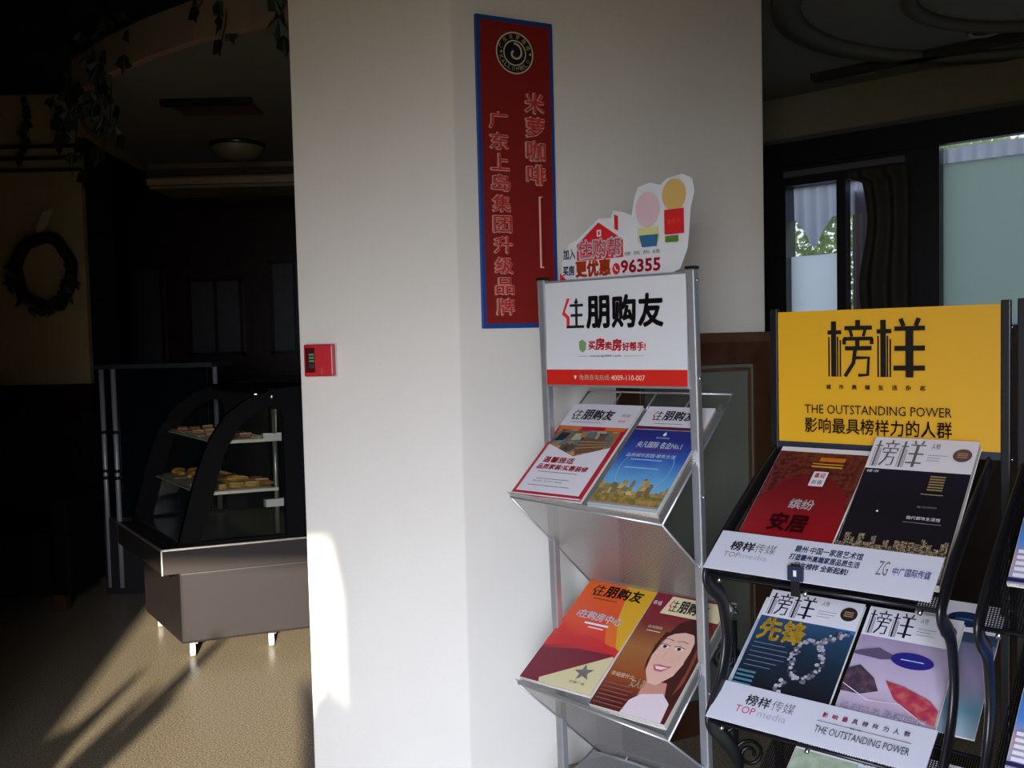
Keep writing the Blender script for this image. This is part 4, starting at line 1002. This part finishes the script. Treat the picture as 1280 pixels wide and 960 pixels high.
def relabel(up):
    its = [o for o in COL.objects if o.get('group') == 'pastries in the display case' and (o.location.z > .9) == up]
    loc = {}
    for o in its:
        v = o.location - CP; det = ce.x*cg.y - ce.y*cg.x
        loc[o] = (round((v.x*cg.y - v.y*cg.x)/det, 2), round((ce.x*v.y - ce.y*v.x)/det, 2))
    gs = sorted({q[1] for q in loc.values()}); as_ = sorted({q[0] for q in loc.values()})
    for o in its:
        a, g = loc[o]
        nm = 'golden croissant' if o.name.startswith('croissant') else 'small topped cake slice'
        o['label'] = '%s on %s shelf, %s row from side frame, %s from curved glass' % (nm, 'upper' if up else 'lower', ORD[gs.index(g)], ORD[as_.index(a)])
        o['group'] = 'pastries on the %s glass shelf' % ('upper' if up else 'lower')
relabel(True); relabel(False)

# tall glass cabinet with chrome posts behind the case
tg = empty('glass_cabinet', (-2.30, 5.22, 0), 'tall narrow cabinet with chrome corner posts and blue-tinted glass behind the display case', 'cabinet')
DCH = mat('dull_chrome', (190, 190, 198), 0.35, .35)
for x, y in ((-.02, -.02), (.055, -.04), (.60, .05)):
    po = MB().tube([(x, y, .04), (x, y, 1.29)], .014, DCH, 12).build('corner_post', tg)
    for z in (.92, .70, .66): MB().tube([(x, y, z), (x, y, z+.018)], .018, BLACKM, 12).build('collar', po)
MB().box((-.04, -.06, 1.285), (.62, .30, 1.31), mat('cabinet_top', (60, 66, 68), 0.3, .3)).build('top', tg)
MB().box((.07, -.03, .45), (.58, -.022, 1.28), mat('blue_tinted_glass', (10, 17, 24), 0.1, spec=.8)).build('glass_panel', tg)
MB().box((-.04, -.03, 0.0), (.62, .30, .44), mat('cabinet_base', (24, 22, 22), 0.5)).build('base', tg)

# ================================================================== CAFE BACKGROUND ON THE LEFT
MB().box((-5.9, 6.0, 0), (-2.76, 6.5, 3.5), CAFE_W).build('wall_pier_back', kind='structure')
lp = MB(); lp.box((-3.345, 5.95, 1.18), (-2.725, 6.0, 3.03), BEIGE); lp.build('wall_pier', kind='structure', label='beige pier with brown stripes carrying the wreath')
MB().box((-3.40, 5.90, 0), (-2.70, 6.0, 1.18), WOOD_D).build('baseboard_pier', kind='structure')
st = MB()
for z in (2.69, 2.615, 2.54): st.box((-3.35, 5.935, z), (-2.72, 5.95, z+.022), mat('stripe_brown', (60, 30, 18), 0.6))
st.build('trim_6', kind='structure', label='three thin brown stripes around the beige pier')
MB().box((-3.36, 5.93, 1.19), (-3.315, 5.95, 2.54), mat('stripe_brown', (60, 30, 18))).build('trim_7', kind='structure')
wre = empty('wreath', (-2.965, 5.93, 1.90), 'dark round twig wreath hanging on the beige pier', 'wreath')
TW = mat('wreath_twigs', (40, 22, 14), 0.8, noise=.4, nscale=40)
rg = [(.175*math.cos(a)*(1+.04*math.sin(7*a)), -.03, .215*math.sin(a)*(1+.04*math.cos(5*a))) for a in [2*math.pi*k/28 for k in range(28)]]
MB().tube(rg, .038, TW, 8, closed=True).tube([(x*1.1, y-.015, z*1.08) for x, y, z in rg[::-1]], .018, TW, 6, closed=True).build('ring', wre)
lf = MB(); random.seed(3)
for k in range(70):
    a = R_(180 + 200*random.random() - 10); r = .9 + .35*random.random(); c0 = Vector((.175*r*math.cos(a), -.05 - .05*random.random(), .22*r*math.sin(a)))
    d1 = Vector((random.uniform(-1,1), random.uniform(-.4,.1), random.uniform(-1,1))).normalized()*.045; d2 = Vector((d1.z, 0.01, -d1.x))*.4
    lf.add([c0-d1, c0-d2, c0+d1, c0+d2], [(0,1,2,3)], mat('wreath_leaf', (26, 28, 20), 0.6))
lf.build('foliage', wre, kind='stuff')
MB().add([(-.05, -.02, .27), (.0, -.02, .38), (.07, -.02, .40), (.03, -.02, .30), (-.03,-.025,.22)], [(0,1,2,3,4)], mat('pale_ribbon', (236, 226, 196), 0.6)).build('ribbon', wre, label='pale ribbon')

# cross beam, soffit mouldings, lamps
mo = MB(); mo.box((-2.35, 6.10, 2.44), (-.16, 6.5, 2.60), mat('beam_paint', (140, 122, 104), 0.8)); mo.box((-2.35, 6.06, 2.52), (-.16, 6.10, 2.56), mat('beam_line', (60, 44, 34), 0.7)); mo.box((-2.35, 6.06, 2.46), (-.16, 6.10, 2.50), mat('beam_light', (176, 156, 132), 0.7))
mo.build('trim_8', kind='structure', label='moulded beam below the cafe ceiling')
cl = empty('ceiling_lamp', (-1.60, 5.55, 2.6), 'round dome lamp on the cafe ceiling', 'ceiling light')
MB().lathe([(.15, 0), (.15, -.03), (.12, -.07), (.06, -.09), (.001, -.095)][::1], mat('opal_glass', (140, 132, 108), 0.5)).build('shade', cl)
MB().lathe([(.165, 0), (.165, -.015), (.15, -.02)], BLACKM).build('rim', cl)
cs = empty('ceiling_vent', (-1.45, 4.68, 2.6), 'square brown recessed panel in the cafe ceiling', 'vent')
MB().box((-.20, -.13, -.012), (.20, .13, 0), mat('vent_brown', (84, 62, 48), 0.7)).build('cover_plate', cs); MB().box((-.22, -.17, -.03), (.22, -.13, 0), BLACKM).build('edge', cs)

# back partition of dark panelling with dim glazed panels
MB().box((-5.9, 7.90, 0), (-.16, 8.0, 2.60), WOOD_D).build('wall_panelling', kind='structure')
PD = mat('dim_panel', (70, 70, 72), 0.5, noise=.1)
for i, (x0, x1, z0, z1) in enumerate(((-4.9, -4.0, 1.2, 2.1), (-3.6, -2.95, 1.2, 2.1), (-2.75, -2.28, 1.32, 1.98), (-2.05, -1.62, 1.32, 2.12))):
    q = empty('partition_window', (x0, 7.9, z0), 'dim glazed opening in the dark partition, %s' % ('far left', 'left of the pier', 'above the display case', 'beside the white column')[i], 'window panel', None)
    MB().box((0, -.03, 0), (x1-x0, 0, .03), BLACKM).box((0, -.03, z1-z0-.03), (x1-x0, 0, z1-z0), BLACKM).box((0, -.03, 0), (.03, 0, z1-z0), BLACKM).box((x1-x0-.03, -.03, 0), (x1-x0, 0, z1-z0), BLACKM).box(((x1-x0)/2-.012, -.025, .03), ((x1-x0)/2+.012, 0, z1-z0-.03), BLACKM).build('frame', q)
    MB().box((.03, -.01, .03), (x1-x0-.03, 0, z1-z0-.03), PD).build('pane', q)
ct = empty('bar_counter', (-3.2, 6.9, 0), 'dark wooden bar counter at the back of the cafe', 'counter')
MB().box((-.6, 0, 0), (2.6, .5, 1.10), WOOD_D).build('body', ct); MB().box((-.65, -.06, 1.10), (2.65, .55, 1.15), mat('counter_top', (40, 36, 32), 0.25)).build('worktop', ct)
for k in range(7): MB().box((-.5 + .44*k, -.02, .12), (-.14 + .44*k, 0, 1.0), WOOD_D).build('panel', ct)
bx = empty('menu_box', (-1.05, 6.95, 1.15), 'small brown box standing on the bar counter beside the column', 'box')
MB().box((0, 0, 0), (.13, .12, .28), mat('box_brown', (120, 78, 44), 0.6)).build('carton', bx); MB().box((-.003, -.003, .21), (.133, .123, .23), mat('box_band', (60, 40, 26), 0.5)).build('band', bx)

# booth sofas in the dark left corner
def sofa(x, y, rz, label):
    s_ = empty('booth_sofa', frame(x, y, 0, rz), label, 'sofa', 'booth sofas in the cafe')
    D = mat('dark_upholstery', (13, 12, 12), 0.8, spec=.1)
    MB().box((-.6, -.3, .1), (.6, .3, .44), D).build('seat', s_, bevel=.03); MB().box((-.6, .3, .1), (.6, .46, 1.05), D).build('backrest', s_, bevel=.04)
    MB().box((-.7, -.3, .1), (-.6, .46, .62), D).build('armrest', s_, bevel=.02); MB().box((.6, -.3, .1), (.7, .46, .62), D).build('armrest', s_, bevel=.02)
    for a in (-.6, .6):
        for b_ in (-.2, .35): MB().box((a-.03, b_-.03, 0), (a+.03, b_+.03, .1), WOOD_B).build('leg', s_)
sofa(-3.05, 5.1, 0.0, 'black booth sofa in the dark, left of the display case')
sofa(-4.75, 5.2, 0.1, 'black booth sofa in the far left corner of the cafe')

# hanging ivy over the fascia: each strand a thing with a stem and leaves
leaf_me = MB().add([(0,0,0), (.022,.004,-.012), (.034,0,-.040), (.010,.004,-.050), (0,0,-.075), (-.010,.004,-.050), (-.034,0,-.040), (-.022,.004,-.012)], [(0,1,2,3),(0,3,4,5),(0,5,6,7)], GREENLEAF).mesh('ivy_leaf')
def strand(x, y, z, L, n, label, spread=.05):
    e = empty('hanging_ivy', (x, y, z), label, 'plant', 'ivy strands hanging from the ceiling edge')
    pts = [(spread*.4*math.sin(3*k/8), spread*.3*math.cos(2*k/8), -L*k/8) for k in range(9)]
    MB().tube(pts, .003, mat('ivy_stem', (50, 44, 24), 0.7), 5).build('stem', e)
    for k in range(n):
        t_ = (k+.5)/n; a = random.random()*6.28; s = .8 + .6*random.random()
        M_ = Matrix.Translation((spread*math.sin(3*t_)*.4 + .5*spread*math.cos(a), .3*spread*math.sin(a), -L*t_)) @ Matrix.Rotation(random.uniform(-.8, .8), 4, 'Z') @ Matrix.Rotation(random.uniform(-.5, .5), 4, 'Y') @ Matrix.Scale(s, 4)
        link('leaf', leaf_me, e, M_)
for i, (x, y, z, L, n) in enumerate(((-1.93, 4.18, 2.80, .34, 9), (-1.78, 4.02, 2.78, .42, 12), (-1.70, 3.96, 2.82, .58, 13), (-1.55, 3.84, 2.80, .22, 6), (-1.15, 3.52, 2.80, .14, 5), (-1.05, 3.46, 2.80, .30, 6), (-2.85, 5.86, 3.0, .34, 8), (-3.05, 5.86, 3.02, .44, 9), (-3.28, 5.86, 3.0, .30, 9), (-0.715, 2.95, 2.72, .36, 9), (-2.02, 4.32, 2.80, .60, 8))):
    strand(x, y, z, L, n, 'ivy strand with dark green leaves, %s' % ('first from the left along the fascia', 'thick one near the left end of the fascia', 'long one near the left end of the fascia', 'short one left of the vent', 'short tuft at the top of the fascia', 'strand at the upper middle of the fascia', 'right one on the beige pier', 'middle one on the beige pier', 'left one on the beige pier', 'strand hanging down beside the white column', 'strand at the far left corner of the fascia')[i], .07)

# ================================================================== PLANTS BY THE ENTRANCE (behind the camera; they dapple the sun)
def palm(x, y, fronds, label):
    e = empty('potted_palm', (x, y, 0), label, 'plant')
    MB().lathe([(.11, 0), (.15, .02), (.17, .30), (.18, .34), (.15, .34), (.14, .30)], mat('terracotta', (140, 80, 55), 0.7)).build('pot', e)
    MB().tube([(0, 0, .3), (0, 0, .55)], .03, mat('palm_trunk', (70, 56, 36), 0.8), 8).build('stem', e)
    for (pts, w0) in fronds:
        P = [Vector(q) - Vector((x, y, 0)) for q in pts]; n = len(P); m = MB(); vs = []
        for i in range(n):
            t_ = (P[min(i+1, n-1)] - P[max(i-1, 0)]).normalized(); s = t_.cross(Vector((.17, -.985, .2))).normalized() * w0 * math.sin(math.pi*(i+.35)/(n+.2))
            vs += [P[i]+s, P[i]+Vector((0, .01, -.004)), P[i]-s]
        m.add(vs, [(3*i, 3*i+1, 3*i+4, 3*i+3) for i in range(n-1)] + [(3*i+1, 3*i+2, 3*i+5, 3*i+4) for i in range(n-1)], GREENLEAF, True)
        m.build('frond', e)
def bez(a, b, c, n=9): 
    a, b, c = Vector(a), Vector(b), Vector(c); return [(1-t)**2*a + 2*t*(1-t)*b + t*t*c for t in [k/n for k in range(n+1)]]
# left palm: fronds whose shadows streak over the floor patch
fr = []
for (tx, tz, w_) in ((-1.17, .83, .040), (-1.10, .90, .022), (-1.03, 1.01, .024), (-.93, .95, .022), (-.83, .92, .026), (-.72, 1.16, .028), (-1.12, .76, .035)):
    fr.append((bez((-1.25, .45, .45), (tx - .10, .5, tz*.85), (tx, .5, tz)), w_))
palm(-1.25, .45, fr, 'potted palm standing left of the entrance')
fr2 = []
for (cx_, cz_, tx, tz, w_) in ((.08, 1.15, -.01, 1.50, .032), (.04, 1.0, -.11, 1.32, .06), (.12, 1.0, .08, 1.30, .07), (.22, 1.5, .02, 1.95, .05), (.10, .9, -.08, 1.12, .07), (.14, .8, .06, 1.05, .08), (-.02, .8, -.16, .95, .06), (-.02, .9, .0, 1.34, .09)):
    fr2.append((bez((.16, -.75, .45), (cx_, -.75, cz_), (tx, -.75, tz)), w_))
palm(.16, -.75, fr2, 'potted palm standing right of the entrance')

# ================================================================== OUTDOORS BEYOND THE WINDOWS
LG = translucent('lightened_leaf', (214, 224, 176), 0.55)  # leaf colour lightened and made translucent to brighten the shaded foliage
tr = empty('garden_shrub', MW @ Matrix.Translation((-.2, 2.4, -.2)), 'green shrub growing outside beyond the narrow window', 'shrub')
random.seed(9); fo = MB()
for k in range(15000):
    a = random.random()*6.283; b_ = math.acos(random.uniform(-1, 1)); r = .85 + .15*random.random()
    c0 = Vector((1.5*r*math.sin(b_)*math.cos(a) , .8*r*math.sin(b_)*math.sin(a), 2.25 + .8*r*math.cos(b_)))
    d1 = Vector((random.uniform(-1,1), random.uniform(-1,1), random.uniform(-1,1))).normalized()*.035; d2 = d1.orthogonal().normalized()*.02
    fo.add([c0-d1, c0-d2, c0+d1, c0+d2], [(0,1,2,3)], LG)
fo.build('foliage', tr, kind='stuff')
MB().tube([(0,0,0), (0,0,2.2)], .06, WOOD_B, 8).build('trunk', tr)

bpy.data.objects.remove(_to)
